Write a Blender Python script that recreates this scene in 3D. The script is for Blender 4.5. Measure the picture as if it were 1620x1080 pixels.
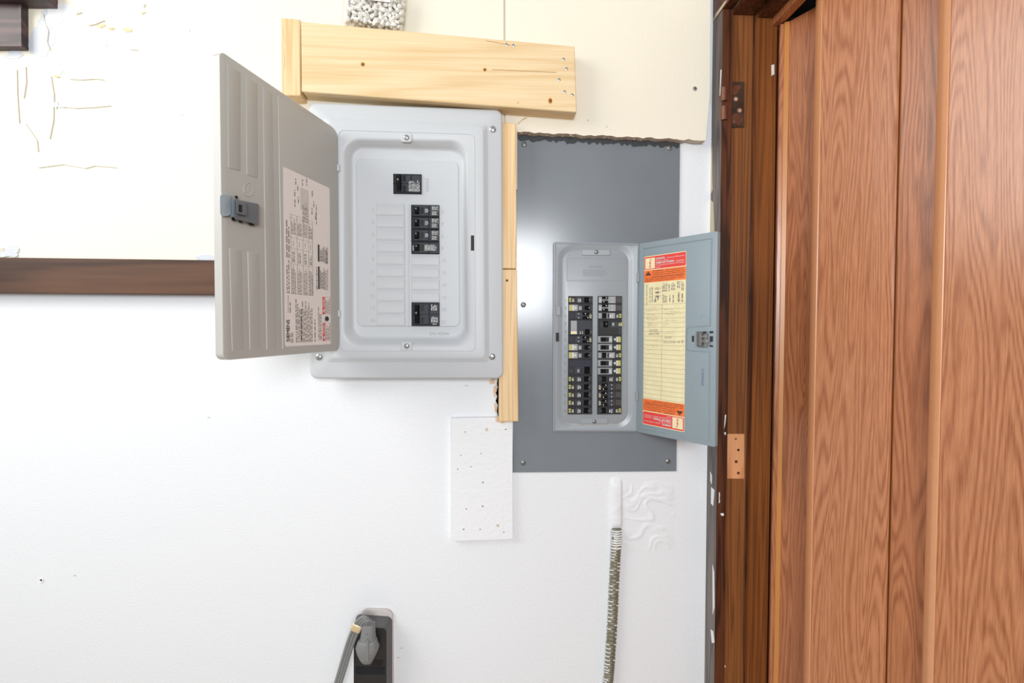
import bpy, bmesh, math, random
from mathutils import Vector, Matrix, geometry, noise

C = bpy.context.scene.collection
for o in list(bpy.data.objects):
    bpy.data.objects.remove(o)

# ------------------------------------------------------------------ camera
FPX = 775.0                       # focal length in pixels of a 1620 wide frame
CAM = Vector((0, -1.10, 1.40))
YAW, PITCH, ROLL = math.radians(3.0), math.radians(-1.6), math.radians(0.1)
_F = Vector((math.sin(YAW) * math.cos(PITCH), math.cos(YAW) * math.cos(PITCH), math.sin(PITCH)))
_R0 = Vector((math.cos(YAW), -math.sin(YAW), 0))
_U0 = _R0.cross(_F)
_R = _R0 * math.cos(ROLL) + _U0 * math.sin(ROLL)
_U = _U0 * math.cos(ROLL) - _R0 * math.sin(ROLL)
cd = bpy.data.cameras.new('camera')
cd.sensor_width = 36; cd.lens = FPX / 1620 * 36; cd.clip_start = 0.02
cam = bpy.data.objects.new('camera', cd); C.objects.link(cam)
m = Matrix.Identity(4)
for i in range(3):
    m[i][0] = _R[i]; m[i][1] = _U[i]; m[i][2] = -_F[i]; m[i][3] = CAM[i]
cam.matrix_world = m
bpy.context.scene.camera = cam

# ------------------------------------------------------------------ light
sc = bpy.context.scene
sc.view_settings.view_transform = 'Standard'; sc.view_settings.look = 'None'
sc.view_settings.gamma = 1; sc.view_settings.use_curve_mapping = False
sc.view_settings.exposure = 0.0
w = bpy.data.worlds.new('world'); sc.world = w; w.use_nodes = True
bg = w.node_tree.nodes['Background']
bg.inputs[0].default_value = (0.93, 0.96, 1.0, 1); bg.inputs[1].default_value = 0.50

def area(name, loc, target, sx, sy, power, col):
    l = bpy.data.lights.new(name, 'AREA'); l.shape = 'RECTANGLE'; l.size = sx; l.size_y = sy
    l.energy = power; l.color = col
    o = bpy.data.objects.new(name, l); C.objects.link(o); o.location = loc
    o.rotation_euler = (Vector(target) - Vector(loc)).to_track_quat('-Z', 'Y').to_euler()
    return o
area('window_light_left', (-1.75, -1.06, 2.45), (0.25, -0.2, 1.4), 1.0, 1.3, 30, (1.0, 0.985, 0.95))
area('window_light_behind', (0.10, -2.9, 1.80), (0.1, 0, 1.4), 0.9, 0.7, 50, (0.93, 0.96, 1.0))

# ------------------------------------------------------------------ helpers
def ray(px, py):
    return _F + _R * ((px - 810) / FPX) + _U * ((540 - py) / FPX)
def P(px, py, y=0.0):             # point of the photograph on the wall-parallel plane y
    d = ray(px, py); return CAM + d * ((y - CAM.y) / d.y)
def PX(px, py, x):
    d = ray(px, py); return CAM + d * ((x - CAM.x) / d.x)
class Plane:                      # a general plane (open doors): o, u, v, n
    def __init__(s, o, u, v):
        s.o = Vector(o); s.u = Vector(u).normalized(); s.v = Vector(v).normalized(); s.n = s.u.cross(s.v).normalized()
        if s.n.dot(CAM - s.o) < 0: s.n = -s.n
    def px(s, px, py, off=0.0):
        d = ray(px, py); oo = s.o + s.n * off
        return CAM + d * ((oo - CAM).dot(s.n) / d.dot(s.n))
    def pt(s, u, v, n=0.0): return s.o + s.u * u + s.v * v + s.n * n
def wallframe(o): return Plane_fixed(o)
class Plane_fixed(Plane):
    def __init__(s, o=(0, 0, 0), u=(1, 0, 0), v=(0, 0, 1), n=(0, -1, 0)):
        s.o = Vector(o); s.u = Vector(u); s.v = Vector(v); s.n = Vector(n)
LF = Plane_fixed()                # local frame: u right, v up, n towards the viewer

def rr(c, r, n=5):
    out = []
    c = [Vector(p) for p in c]
    for i in range(4):
        p = c[i]
        if r <= 0: out.append(p); continue
        d1 = (c[i - 1] - p).normalized(); d2 = (c[(i + 1) % 4] - p).normalized()
        for k in range(n + 1):
            t = math.pi / 2 * k / n
            out.append(p + d1 * r * (1 - math.sin(t)) + d2 * r * (1 - math.cos(t)))
    return out
def rect(x0, y0, x1, y1): return [(x0, y0), (x1, y0), (x1, y1), (x0, y1)]
def inset(c, d):                  # shrink a quad of pixels by d
    c = [Vector(p) for p in c]; out = []
    for i in range(4):
        d1 = (c[i - 1] - c[i]).normalized(); d2 = (c[(i + 1) % 4] - c[i]).normalized()
        out.append(c[i] + (d1 + d2) * d)
    return out

_tc = {}
def textgeo(s):
    if s not in _tc:
        cu = bpy.data.curves.new('t', 'FONT'); cu.body = s; cu.resolution_u = 2; cu.size = 1
        o = bpy.data.objects.new('t', cu); C.objects.link(o)
        dg = bpy.context.evaluated_depsgraph_get(); dg.update()
        me = bpy.data.meshes.new_from_object(o.evaluated_get(dg))
        vs = [(v.co.x, v.co.y) for v in me.vertices]; fs = [tuple(p.vertices) for p in me.polygons]
        bpy.data.objects.remove(o); bpy.data.curves.remove(cu); bpy.data.meshes.remove(me)
        _tc[s] = (vs, fs, max([v[0] for v in vs] or [1]))
    return _tc[s]

class MB:
    def __init__(s): s.v = []; s.f = []; s.m = []
    def add(s, pts, faces, mat=0):
        b = len(s.v); s.v += [Vector(p) for p in pts]
        for f in faces: s.f.append(tuple(b + i for i in f)); s.m.append(mat)
        return s
    def loops(s, ls, mat=0, cap0=True, cap1=True, capmat=None):
        n = len(ls[0]); pts = [p for l in ls for p in l]; fs = []
        for k in range(len(ls) - 1):
            for i in range(n):
                j = (i + 1) % n
                fs.append((k * n + i, k * n + j, (k + 1) * n + j, (k + 1) * n + i))
        if cap0: fs.append(tuple(range(n))[::-1])
        s.add(pts, fs, mat)
        if cap1: s.add(ls[-1], [tuple(range(n))], mat if capmat is None else capmat)
        return s
    def slab(s, fr, u0, v0, u1, v1, d0, d1, r=0, bev=0.0008, mat=0, seg=4, capmat=None):
        c = rect(u0, v0, u1, v1)
        r2 = max(r - bev, 0 if r == 0 else bev * .3)
        ci = rect(u0 + bev, v0 + bev, u1 - bev, v1 - bev)
        L = lambda cc, rr_, d: [fr.pt(p[0], p[1], d) for p in rr(cc, rr_, seg)]
        return s.loops([L(c, r, d0), L(c, r, d1 - bev), L(ci, r2, d1)], mat, capmat=capmat)
    def pslab(s, c, y0, y1, r=0, bev=1, mat=0, fn=None, seg=5):   # pixel quad, back plane, front plane
        fn = fn or P
        L = lambda cc, rad, y: [fn(p[0], p[1], y) for p in rr(cc, rad, seg)]
        e = 0.0012 if y1 < y0 else -0.0012
        base = [fn(p[0], p[1], y1) for p in rr(c, r, seg)]
        back = [p + Vector((0, y0 - y1, 0)) for p in base] if fn is P else L(c, r, y0)
        mid = [p + Vector((0, e, 0)) for p in base] if fn is P else L(c, r, y1 + e)
        return s.loops([back, mid, L(inset(c, bev), max(r - bev, 0.3) if r else 0, y1)], mat)
    def prism(s, front, back, mat=0, sidemat=None):
        n = len(front)
        tr = geometry.tessellate_polygon([front])
        s.add(front, [tuple(t) for t in tr], mat); s.add(back, [tuple(t)[::-1] for t in tr], mat)
        s.add(list(front) + list(back), [(i, (i + 1) % n, n + (i + 1) % n, n + i) for i in range(n)], mat if sidemat is None else sidemat)
        return s
    def quad(s, fr, u0, v0, u1, v1, n=0.0, mat=0):
        return s.add([fr.pt(u0, v0, n), fr.pt(u1, v0, n), fr.pt(u1, v1, n), fr.pt(u0, v1, n)], [(0, 1, 2, 3)], mat)
    def text(s, fr, txt, u, v, h, n=0.0, mat=0, rot=0, width=None, depth=0):   # (u,v) = start of the baseline
        vs, fs, wd = textgeo(txt); k = h / 0.72; kx = k if width is None else width / wd
        ca, sa = math.cos(rot), math.sin(rot)
        f = lambda x, y, d: fr.pt(u + x * kx * ca - y * k * sa, v + x * kx * sa + y * k * ca, d)
        s.add([f(x, y, n) for x, y in vs], fs, mat)
        if depth:
            pass
        return s
    def dashes(s, fr, u0, v0, u1, v1, lines, n=0.0, mat=0, rot=0, seed=0, fill=.55):
        rnd = random.Random(seed)         # illegible small print: rows of words; rot 90 = rows run upwards
        A, B = (u1 - u0, v1 - v0) if not rot else (v1 - v0, u1 - u0)
        lh = B / lines
        for i in range(lines):
            a = 0; end = A * rnd.uniform(.72, 1.0)
            while a < end:
                wd = lh * rnd.uniform(.5, 2.4); wd = min(wd, end - a)
                b0 = B - (i + 1) * lh + lh * (1 - fill) / 2; b1 = b0 + lh * fill
                if rot: s.quad(fr, u0 + B - b1, v0 + a, u0 + B - b0, v0 + a + wd, n, mat)
                else: s.quad(fr, u0 + a, v0 + b0, u0 + a + wd, v0 + b1, n, mat)
                a += wd + lh * .45
        return s
    def tube(s, path, r, seg=10, mat=0, radii=None, caps=True, flat=1.0):
        ls = []
        for i, p in enumerate(path):
            t = (path[min(i + 1, len(path) - 1)] - path[max(i - 1, 0)]).normalized()
            a = t.cross(Vector((0, 1, 0)))
            if a.length < 1e-4: a = t.cross(Vector((1, 0, 0)))
            a.normalize(); b = t.cross(a).normalized()
            rad = radii[i] if radii else r
            ls.append([p + a * rad * math.cos(2 * math.pi * k / seg) + b * rad * flat * math.sin(2 * math.pi * k / seg) for k in range(seg)])
        return s.loops(ls, mat, caps, caps)
    def disc(s, fr, u, v, prof, seg=14, mat=0, capmat=None):    # prof: (radius, height) list
        ls = [[fr.pt(u + r * math.cos(2 * math.pi * k / seg), v + r * math.sin(2 * math.pi * k / seg), h) for k in range(seg)] for r, h in prof]
        return s.loops(ls, mat, capmat=capmat)
    def mesh(s, name, mats, origin=(0, 0, 0), smooth=35):
        me = bpy.data.meshes.new(name); o = Vector(origin)
        me.from_pydata([tuple(v - o) for v in s.v], [], s.f)
        for mt in mats: me.materials.append(mt)
        me.polygons.foreach_set('material_index', s.m)
        bm = bmesh.new(); bm.from_mesh(me)
        bmesh.ops.remove_doubles(bm, verts=bm.verts, dist=1e-6)
        bmesh.ops.recalc_face_normals(bm, faces=bm.faces)
        for f in bm.faces: f.smooth = True
        bm.to_mesh(me); bm.free()
        me.set_sharp_from_angle(angle=math.radians(smooth))
        return me
    def build(s, name, mats, parent=None, origin=None, smooth=35):
        if not isinstance(mats, (list, tuple)): mats = [mats]
        org = Vector(origin) if origin is not None else (Vector(parent['_o']) if parent else Vector((0, 0, 0)))
        ob = bpy.data.objects.new(name, s.mesh(name, mats, org, smooth)); C.objects.link(ob)
        if parent: ob.parent = parent
        else: ob.location = org
        ob['_o'] = tuple(org)
        return ob
def place(name, me, loc, parent):     # an object that shares a mesh, at a world place
    ob = bpy.data.objects.new(name, me); C.objects.link(ob); ob.parent = parent
    ob.location = Vector(loc) - Vector(parent['_o']); ob['_o'] = tuple(loc)
    return ob
def thing(name, label, cat, loc, group=None):
    o = bpy.data.objects.new(name, None); C.objects.link(o); o.location = loc; o['_o'] = tuple(loc)
    o.empty_display_size = .05
    return tag(o, label, cat, group)
def tag(o, label, cat, group=None):
    o['label'] = label; o['category'] = cat
    if group: o['group'] = group
    return o
def struct(o): o['kind'] = 'structure'; return o
def sempty(name, loc):
    o = bpy.data.objects.new(name, None); C.objects.link(o); o.location = loc; o['_o'] = tuple(loc); return struct(o)

# ------------------------------------------------------------------ materials
def lin(c): return tuple((x / 255 / 12.92 if x / 255 <= .04045 else ((x / 255 + .055) / 1.055) ** 2.4) for x in c) + (1,)
def nodes(name):
    mt = bpy.data.materials.new(name); mt.use_nodes = True
    nt = mt.node_tree; b = nt.nodes['Principled BSDF']; return mt, nt, b
def plain(name, rgb, rough=.5, metal=0.0, spec=.5, bump=0.0, bscale=200, var=0.0, vscale=8, coat=0.0):
    mt, nt, b = nodes(name); N = nt.nodes; L = nt.links
    b.inputs['Base Color'].default_value = lin(rgb); b.inputs['Roughness'].default_value = rough
    b.inputs['Metallic'].default_value = metal; b.inputs['Specular IOR Level'].default_value = spec
    b.inputs['Coat Weight'].default_value = coat
    tc = N.new('ShaderNodeTexCoord')
    if var:
        nz = N.new('ShaderNodeTexNoise'); nz.inputs['Scale'].default_value = vscale; nz.inputs['Detail'].default_value = 6
        L.new(tc.outputs['Object'], nz.inputs['Vector'])
        rp = N.new('ShaderNodeValToRGB'); c = lin(rgb)
        rp.color_ramp.elements[0].position = .3; rp.color_ramp.elements[1].position = .7
        rp.color_ramp.elements[0].color = tuple(x * (1 - var) for x in c[:3]) + (1,)
        rp.color_ramp.elements[1].color = tuple(min(1, x * (1 + var)) for x in c[:3]) + (1,)
        L.new(nz.outputs['Fac'], rp.inputs['Fac']); L.new(rp.outputs['Color'], b.inputs['Base Color'])
    if bump:
        n2 = N.new('ShaderNodeTexNoise'); n2.inputs['Scale'].default_value = bscale; n2.inputs['Detail'].default_value = 4
        L.new(tc.outputs['Object'], n2.inputs['Vector'])
        bp = N.new('ShaderNodeBump'); bp.inputs['Strength'].default_value = bump; bp.inputs['Distance'].default_value = .002
        L.new(n2.outputs['Fac'], bp.inputs['Height']); L.new(bp.outputs['Normal'], b.inputs['Normal'])
    return mt
def wood(name, light, dark, sc1, rings=30, fib=(60, 60, 3), rough=.4, spec=.5, mixr=.6, blot=0.0, mixf=.5, coat=0):
    mt, nt, b = nodes(name); N = nt.nodes; L = nt.links
    tc = N.new('ShaderNodeTexCoord')
    def noise_(scale, detail, dist=0, seed=(0, 0, 0)):
        mp = N.new('ShaderNodeMapping'); mp.inputs['Scale'].default_value = scale; mp.inputs['Location'].default_value = seed
        L.new(tc.outputs['Object'], mp.inputs['Vector'])
        nz = N.new('ShaderNodeTexNoise'); nz.inputs['Scale'].default_value = 1; nz.inputs['Detail'].default_value = detail
        nz.inputs['Distortion'].default_value = dist
        L.new(mp.outputs['Vector'], nz.inputs['Vector']); return nz.outputs['Fac']
    def math_(op, a, bb):
        q = N.new('ShaderNodeMath'); q.operation = op
        for i, x in enumerate((a, bb)):
            if x is None: continue
            if isinstance(x, (int, float)): q.inputs[i].default_value = x
            else: L.new(x, q.inputs[i])
        return q.outputs[0]
    g = noise_(sc1, 1.5, .25)
    ring = math_('MULTIPLY_ADD', math_('SINE', math_('MULTIPLY', g, rings), None), .5)
    ring.node.inputs[2].default_value = .5
    ring = math_('POWER', ring, 1.6)
    f = noise_(fib, 3, 0, (3, 1, 7))
    fac = math_('ADD', math_('MULTIPLY', ring, mixr), math_('MULTIPLY', f, mixf))
    if blot: fac = math_('ADD', fac, math_('MULTIPLY', math_('SUBTRACT', noise_((5, 5, 3), 4, 0, (9, 9, 9)), .5), blot))
    rp = N.new('ShaderNodeValToRGB'); rp.color_ramp.elements[0].position = .12; rp.color_ramp.elements[1].position = .88
    rp.color_ramp.elements[0].color = lin(light); rp.color_ramp.elements[1].color = lin(dark)
    L.new(fac, rp.inputs['Fac']); L.new(rp.outputs['Color'], b.inputs['Base Color'])
    b.inputs['Roughness'].default_value = rough; b.inputs['Specular IOR Level'].default_value = spec; b.inputs['Coat Weight'].default_value = coat
    bp = N.new('ShaderNodeBump'); bp.inputs['Strength'].default_value = .12; bp.inputs['Distance'].default_value = .001
    L.new(fac, bp.inputs['Height']); L.new(bp.outputs['Normal'], b.inputs['Normal'])
    return mt
M = {}
M['white'] = plain('white_wall_paint', (233, 235, 237), .45, bump=.35, bscale=260)
M['white2'] = plain('white_painted_board', (235, 236, 237), .5, bump=.5, bscale=120)
M['cream'] = plain('cream_wall_paint', (235, 228, 209), .6, bump=.25, bscale=180, var=.015, vscale=5)
M['plaster'] = plain('bare_plaster', (214, 200, 182), .9, bump=1, bscale=300, var=.12, vscale=60)
M['blueplaster'] = plain('grey_white_plaster', (206, 210, 216), .8, bump=.6, bscale=150, var=.05, vscale=40)
M['beige'] = plain('beige_chip', (222, 200, 160), .8, var=.12, vscale=60)
M['crack'] = plain('crack_beige', (206, 200, 184), .9)  # dark beige of crack lines and small chips
M['gap'] = plain('dark_cavity', (22, 20, 19), .9, var=.3, vscale=60)
M['black'] = plain('black', (10, 10, 11), .6)
M['lpaint'] = plain('light_grey_enamel', (196, 199, 201), .42, spec=.45, bump=.05, bscale=500)
M['door_l'] = plain('light_grey_enamel_door', (186, 184, 178), .40, spec=.45, bump=.05, bscale=500)
M['gpaint'] = plain('mid_grey_enamel', (122, 128, 133), .19, spec=.7, var=.02, vscale=20)
M['gframe'] = plain('mid_grey_enamel_frame', (150, 155, 159), .32, spec=.5, var=.02, vscale=20)
M['gdoor'] = plain('blue_grey_enamel', (142, 155, 161), .35, spec=.45, var=.02, vscale=15)
M['dirt'] = plain('yellowed_dirt', (196, 184, 158), .9)
M['steel'] = plain('zinc_steel', (190, 192, 194), .28, metal=.9)
M['dsteel'] = plain('dull_steel', (150, 150, 148), .4, metal=.8)
M['slot'] = plain('screw_slot', (50, 50, 50), .6)
M['bk'] = plain('breaker_black', (36, 37, 40), .5, spec=.18)
M['bkd'] = plain('breaker_dark', (13, 13, 14), .4, spec=.2)
M['bkg'] = plain('breaker_grey', (60, 62, 68), .5, spec=.2)
M['bkl'] = plain('breaker_light_grey', (150, 151, 153), .5)
M['bkbrown'] = plain('breaker_brown', (64, 56, 52), .5)
M['bq'] = plain('old_breaker_black', (50, 48, 47), .5, spec=.2, var=.08, vscale=200)
M['bkblue'] = plain('breaker_blue_black', (50, 52, 62), .5, spec=.2)
M['yellow'] = plain('breaker_yellow', (186, 180, 92), .6)
M['ink_w'] = plain('white_print', (215, 215, 212), .6)
M['ink_k'] = plain('black_print', (52, 50, 48), .7)
M['ink_g'] = plain('grey_print', (128, 120, 113), .7)
M['ink_b'] = plain('blue_stamp_ink', (98, 98, 138), .7)
M['ink_n'] = plain('panel_number_ink', (112, 116, 118), .7)
M['emb'] = plain('embossed_enamel', (176, 179, 181), .5)
M['paper'] = plain('pinkish_paper', (236, 227, 221), .55)
M['red'] = plain('label_red', (226, 62, 56), .5)
M['orange'] = plain('label_orange', (240, 116, 52), .5)
M['oldpaper'] = plain('aged_paper', (232, 220, 176), .6, var=.05, vscale=45)
M['pine'] = wood('pine_board', (236, 214, 174), (218, 186, 136), (1.0, 8, 16), 44, (7, 120, 330), .5, .4, mixr=.34, mixf=.8)
M['pinev'] = wood('pine_upright', (238, 210, 166), (216, 176, 122), (34, 34, 1.0), 52, (330, 330, 6), .5, .4, mixr=.4, mixf=.75)
M['pine_end'] = plain('pine_end_grain', (232, 190, 126), .7, var=.08, vscale=120)
M['knot'] = plain('pine_knot', (150, 96, 52), .6, var=.25, vscale=200)
M['rail'] = wood('dark_rail_wood', (100, 68, 48), (62, 41, 29), (1.5, 10, 18), 20, (8, 60, 140), .45, .4)
M['sillwood'] = wood('sill_wood', (92, 70, 68), (50, 38, 40), (1.6, 10, 22), 30, (8, 80, 120), .4, .4)
M['casing'] = wood('grey_dark_casing', (116, 102, 94), (62, 52, 47), (50, 50, 2), 30, (300, 300, 6), .35, .5, blot=.6)
M['casing2'] = wood('dark_casing_edge', (94, 52, 30), (48, 26, 16), (50, 50, 3), 30, (420, 420, 10), .35, .5, blot=.7)
M['jamb'] = wood('stained_jamb', (150, 94, 50), (86, 48, 24), (60, 60, .9), 50, (600, 600, 6), .38, .4, blot=.4, mixr=.32, mixf=.75)
M['stop'] = wood('stained_stop', (148, 88, 40), (84, 44, 20), (45, 45, .9), 44, (500, 500, 6), .36, .4, blot=.6, mixr=.32, mixf=.75)
M['lam'] = wood('laminate_wood', (207, 143, 102), (150, 88, 54), (17, 17, 1.2), 165, (520, 520, 26), .24, .5, mixr=.30, mixf=.85)
M['lamn'] = wood('laminate_wood_narrow', (192, 126, 86), (138, 80, 48), (20, 20, 1.4), 150, (520, 520, 26), .28, .5, mixr=.34, mixf=.8)
M['profile'] = plain('laminate_profile', (214, 152, 108), .3, spec=.5, var=.03, vscale=60)
M['profile2'] = plain('laminate_profile_tan', (190, 128, 66), .35, spec=.5)
M['bare'] = wood('bare_mortise_wood', (226, 164, 116), (202, 136, 90), (30, 30, 4), 20, (200, 200, 12), .7, .3)
M['torn'] = plain('torn_plaster_paper', (226, 198, 172), .85, var=.08, vscale=90)
M['hinge'] = plain('bronze_hinge', (84, 66, 54), .38, metal=.55, var=.35, vscale=28)
M['copper'] = plain('worn_copper', (116, 74, 54), .4, metal=.5, var=.2, vscale=60)
M['conduit'] = plain('conduit_steel', (134, 130, 112), .5, metal=.45, var=.15, vscale=90)
M['rubber'] = plain('grey_plug_rubber', (126, 127, 126), .5, var=.03, vscale=60)
M['housing'] = plain('black_housing', (40, 40, 41), .42, var=.1, vscale=120)
M['housing2'] = plain('grey_housing', (86, 86, 86), .5, bump=.3, bscale=900)
M['gypsum'] = plain('gypsum_collar', (205, 198, 194), .9, bump=1, bscale=500, var=.06, vscale=200)
M['gold'] = plain('gold_band', (232, 212, 172), .3, metal=.45)
M['stone'] = plain('white_pebble', (242, 239, 232), .6, var=.04, vscale=90)
M['stoned'] = plain('grey_pebble', (206, 200, 190), .6, var=.1, vscale=90)
M['floor'] = plain('floor_boards', (170, 150, 126), .5, var=.1, vscale=6)
M['lightblock'] = plain('light_block_dark', (70, 62, 56), .8)  # darkness of the unseen space past the doorway, put into the colour
def film():
    mt, nt, b = nodes('clear_film'); N = nt.nodes; L = nt.links
    g = N.new('ShaderNodeBsdfGlossy'); g.inputs['Roughness'].default_value = .12
    t = N.new('ShaderNodeBsdfTransparent'); t.inputs['Color'].default_value = (.96, .96, .95, 1)
    fr = N.new('ShaderNodeLayerWeight'); fr.inputs['Blend'].default_value = .12
    mq = N.new('ShaderNodeMath'); mq.operation = 'MULTIPLY_ADD'; mq.inputs[1].default_value = .35; mq.inputs[2].default_value = .03
    L.new(fr.outputs['Facing'], mq.inputs[0])
    mx = N.new('ShaderNodeMixShader'); L.new(mq.outputs[0], mx.inputs[0]); L.new(t.outputs[0], mx.inputs[1]); L.new(g.outputs[0], mx.inputs[2])
    L.new(mx.outputs[0], N['Material Output'].inputs['Surface']); return mt
M['film'] = film()

# ------------------------------------------------------------------ structure
rnd = random.Random(5)
YC = -0.022                                  # face of the cream drywall
XS = P(1120.5, 600, 0).x                       # corner with the side wall
# lower white wall with a broken slot beside the pine upright
slot = [(787.5, 598), (786, 607), (787.5, 613), (783.5, 619), (786.5, 627), (784, 634), (787.5, 641), (786, 650), (787.5, 658), (801, 659), (801, 598)]
hole = [P(x, y) for x, y in slot]
outer = [Vector((-2.2, 0, 0)), Vector((XS + .02, 0, 0)), Vector((XS + .02, 0, 2.6)), Vector((-2.2, 0, 2.6))]
tri = geometry.tessellate_polygon([outer, hole])
b = MB(); b.add(outer + hole, [tuple(t) for t in tri])
hb = [p + Vector((0, .05, 0)) for p in hole]; n = len(hole)
b.add(hole + hb, [(i, (i + 1) % n, n + (i + 1) % n, n + i) for i in range(n)], 1)
b.add(hb, [tuple(t) for t in geometry.tessellate_polygon([hb])], 1)
bo = [p + Vector((0, .1, 0)) for p in outer]
b.add(outer + bo, [(0, 1, 5, 4), (1, 2, 6, 5), (2, 3, 7, 6), (3, 0, 4, 7), (4, 5, 6, 7)], 0)
wall = struct(b.build('wall_back', [M['white'], M['gap']]))
# cream drywall sheets over its upper half
def sheet(pts, y0=YC, yb=-0.0004, fz=None):
    f = [P(x, y, y0) for x, y in pts]
    return f, [Vector((p.x, yb, p.z)) for p in f]
top = -420
left = [(-900, top), (795.8, top), (797, 300), (500, 300), (500, 412), (-900, 408)]
f_, b_ = sheet(left); MB().prism(f_, b_, 0, 1).build('drywall_panel', [M['cream'], M['plaster']], wall)
jag = []
x = 1114
while x > 822:
    t = (x - 815) / 300; jag.append((x, 208.5 + 13.5 * t + rnd.uniform(-1.2, 1.4))); x -= rnd.uniform(4, 9)
right = [(798.6, top), (1127, top), (1124, 0), (1122.5, 150), (1116.5, 222)] + jag + [(818, 208), (818, 300), (800, 300)]
f_, b_ = sheet(right, YC, -.0042); MB().prism(f_, b_, 0, 1).build('drywall_panel', [M['cream'], M['plaster']], wall)
f_, b_ = sheet([(794, top), (802, top), (802, 300), (794, 300)], -.0185); MB().prism(f_, b_).build('seam_filler', [plain('seam_filler', (216, 206, 184), .8)], wall)
# bits of plaster along the broken edge
b = MB()
for k in range(46):
    x = rnd.uniform(822, 1110); t = (x - 815) / 300; y = 209 + 13.5 * t + rnd.uniform(-.5, 3.2)
    p = P(x, y, YC + rnd.uniform(0.002, .016)); r = rnd.uniform(.0008, .0022)
    b.add([p + Vector((r * a, r * c * .8, r * d)) for a, c, d in ((1, 0, 0), (-1, 0, 0), (0, 1, 0), (0, -1, 0), (0, 0, 1), (0, 0, -1))],
          [(0, 2, 4), (2, 1, 4), (1, 3, 4), (3, 0, 4), (2, 0, 5), (1, 2, 5), (3, 1, 5), (0, 3, 5)])
o = b.build('plaster_crumbs', M['plaster'], wall); o['kind'] = 'stuff'
# peeled and filled patches (each its own thin piece)
def blob(px, py, rx, ry, y, mat, seed, th=.0007, name='plaster_patch', n=22):
    q = random.Random(seed); ph = [q.uniform(0, 6.28) for _ in range(4)]
    pts = []
    for k in range(n):
        a = 2 * math.pi * k / n
        r = 1 + .22 * math.sin(2 * a + ph[0]) + .16 * math.sin(3 * a + ph[1]) + .12 * math.sin(5 * a + ph[2]) + q.uniform(-.1, .1)
        pts.append((px + rx * r * math.cos(a), py + ry * r * math.sin(a)))
    f = [P(u, v, y - th) for u, v in pts]; bk = [Vector((p.x, y, p.z)) for p in f]
    return MB().prism(f, bk).build(name, M[mat], wall)
for i, a in enumerate([(68, 55, 17, 40, 'blueplaster'), (92, 22, 20, 20, 'white2'), (22, 86, 15, 7, 'blueplaster'), (84, 108, 16, 9, 'white2'),
                       (160, 41, 6, 3, 'beige'), (176, 45, 4, 2.5, 'beige'), (202, 47, 7, 3, 'beige'), (226, 20, 3, 2, 'beige'), (228, 8, 1.5, 3, 'crack'),
                       (90, 121, 4, 1.6, 'beige'), (124, 20, 4, 2, 'crack'), (88, 166, 3, 6, 'blueplaster'), (96, 168, 6, 2, 'blueplaster'),
                       (14, 398, 18, 8, 'blueplaster'), (330, 408, 24, 4, 'blueplaster'), (3, 395, 4, 3, 'crack')]):
    blob(*a[:4], YC, a[4], 40 + i, th=.0005 + .00012 * i)
def crack(pts, wpx, y, mat='crack'):
    wpx *= .6
    up = [(u, v - wpx / 2) for u, v in pts]; dn = [(u + wpx * .8, v + wpx / 2) for u, v in pts]
    f = [P(u, v, y - .0020) for u, v in up + dn[::-1]]; bk = [Vector((p.x, y, p.z)) for p in f]
    MB().prism(f, bk).build('crack', M[mat], wall)
crack([(110, 125), (130, 126), (150, 124.5), (165, 126)], .9, YC); crack([(95, 168), (120, 171), (150, 169.5), (175, 167)], .9, YC)
crack([(68, 22), (70, 34), (76, 48), (74, 66), (79, 80)], 1.3, YC); crack([(26, 110), (27, 150), (30, 195)], 1, YC); crack([(40, 105), (41, 130), (37, 155)], 1, YC)
crack([(40, 195), (50, 210), (58, 222), (60, 240)], 1, YC); crack([(80, 120), (85, 150), (84, 190), (78, 220)], 1, YC)
crack([(135, 266), (150, 262), (185, 265)], .9, YC); crack([(60, 265), (100, 260), (135, 266)], .9, YC)
crack([(205, 78), (218, 79)], .9, YC); crack([(130, 35), (140, 40), (150, 38), (165, 32)], 1.1, YC)
for (u, v) in ((168, 71), (300, 48), (288, 182), (690, 90), (930, 190), (960, 200)): blob(u, v, 1.6, 1.2, YC, 'crack', int(u), n=8)
for (u, v) in ((738, 610), (720, 700), (635, 1025), (630, 1040), (118, 910), (330, 660)): blob(u, v, 2.4, 1.0, 0, 'crack', int(u), n=8)
# bare wood tone where the plaster broke beside the upright
for a in ((779, 603, 6, 4), (783, 617, 3, 8), (784, 645, 2, 8), (792, 664, 9, 5)): blob(*a, 0 if a[1] < 655 else -.0122, 'torn', int(a[0] * 3 + a[1]), th=.0006)
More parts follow.
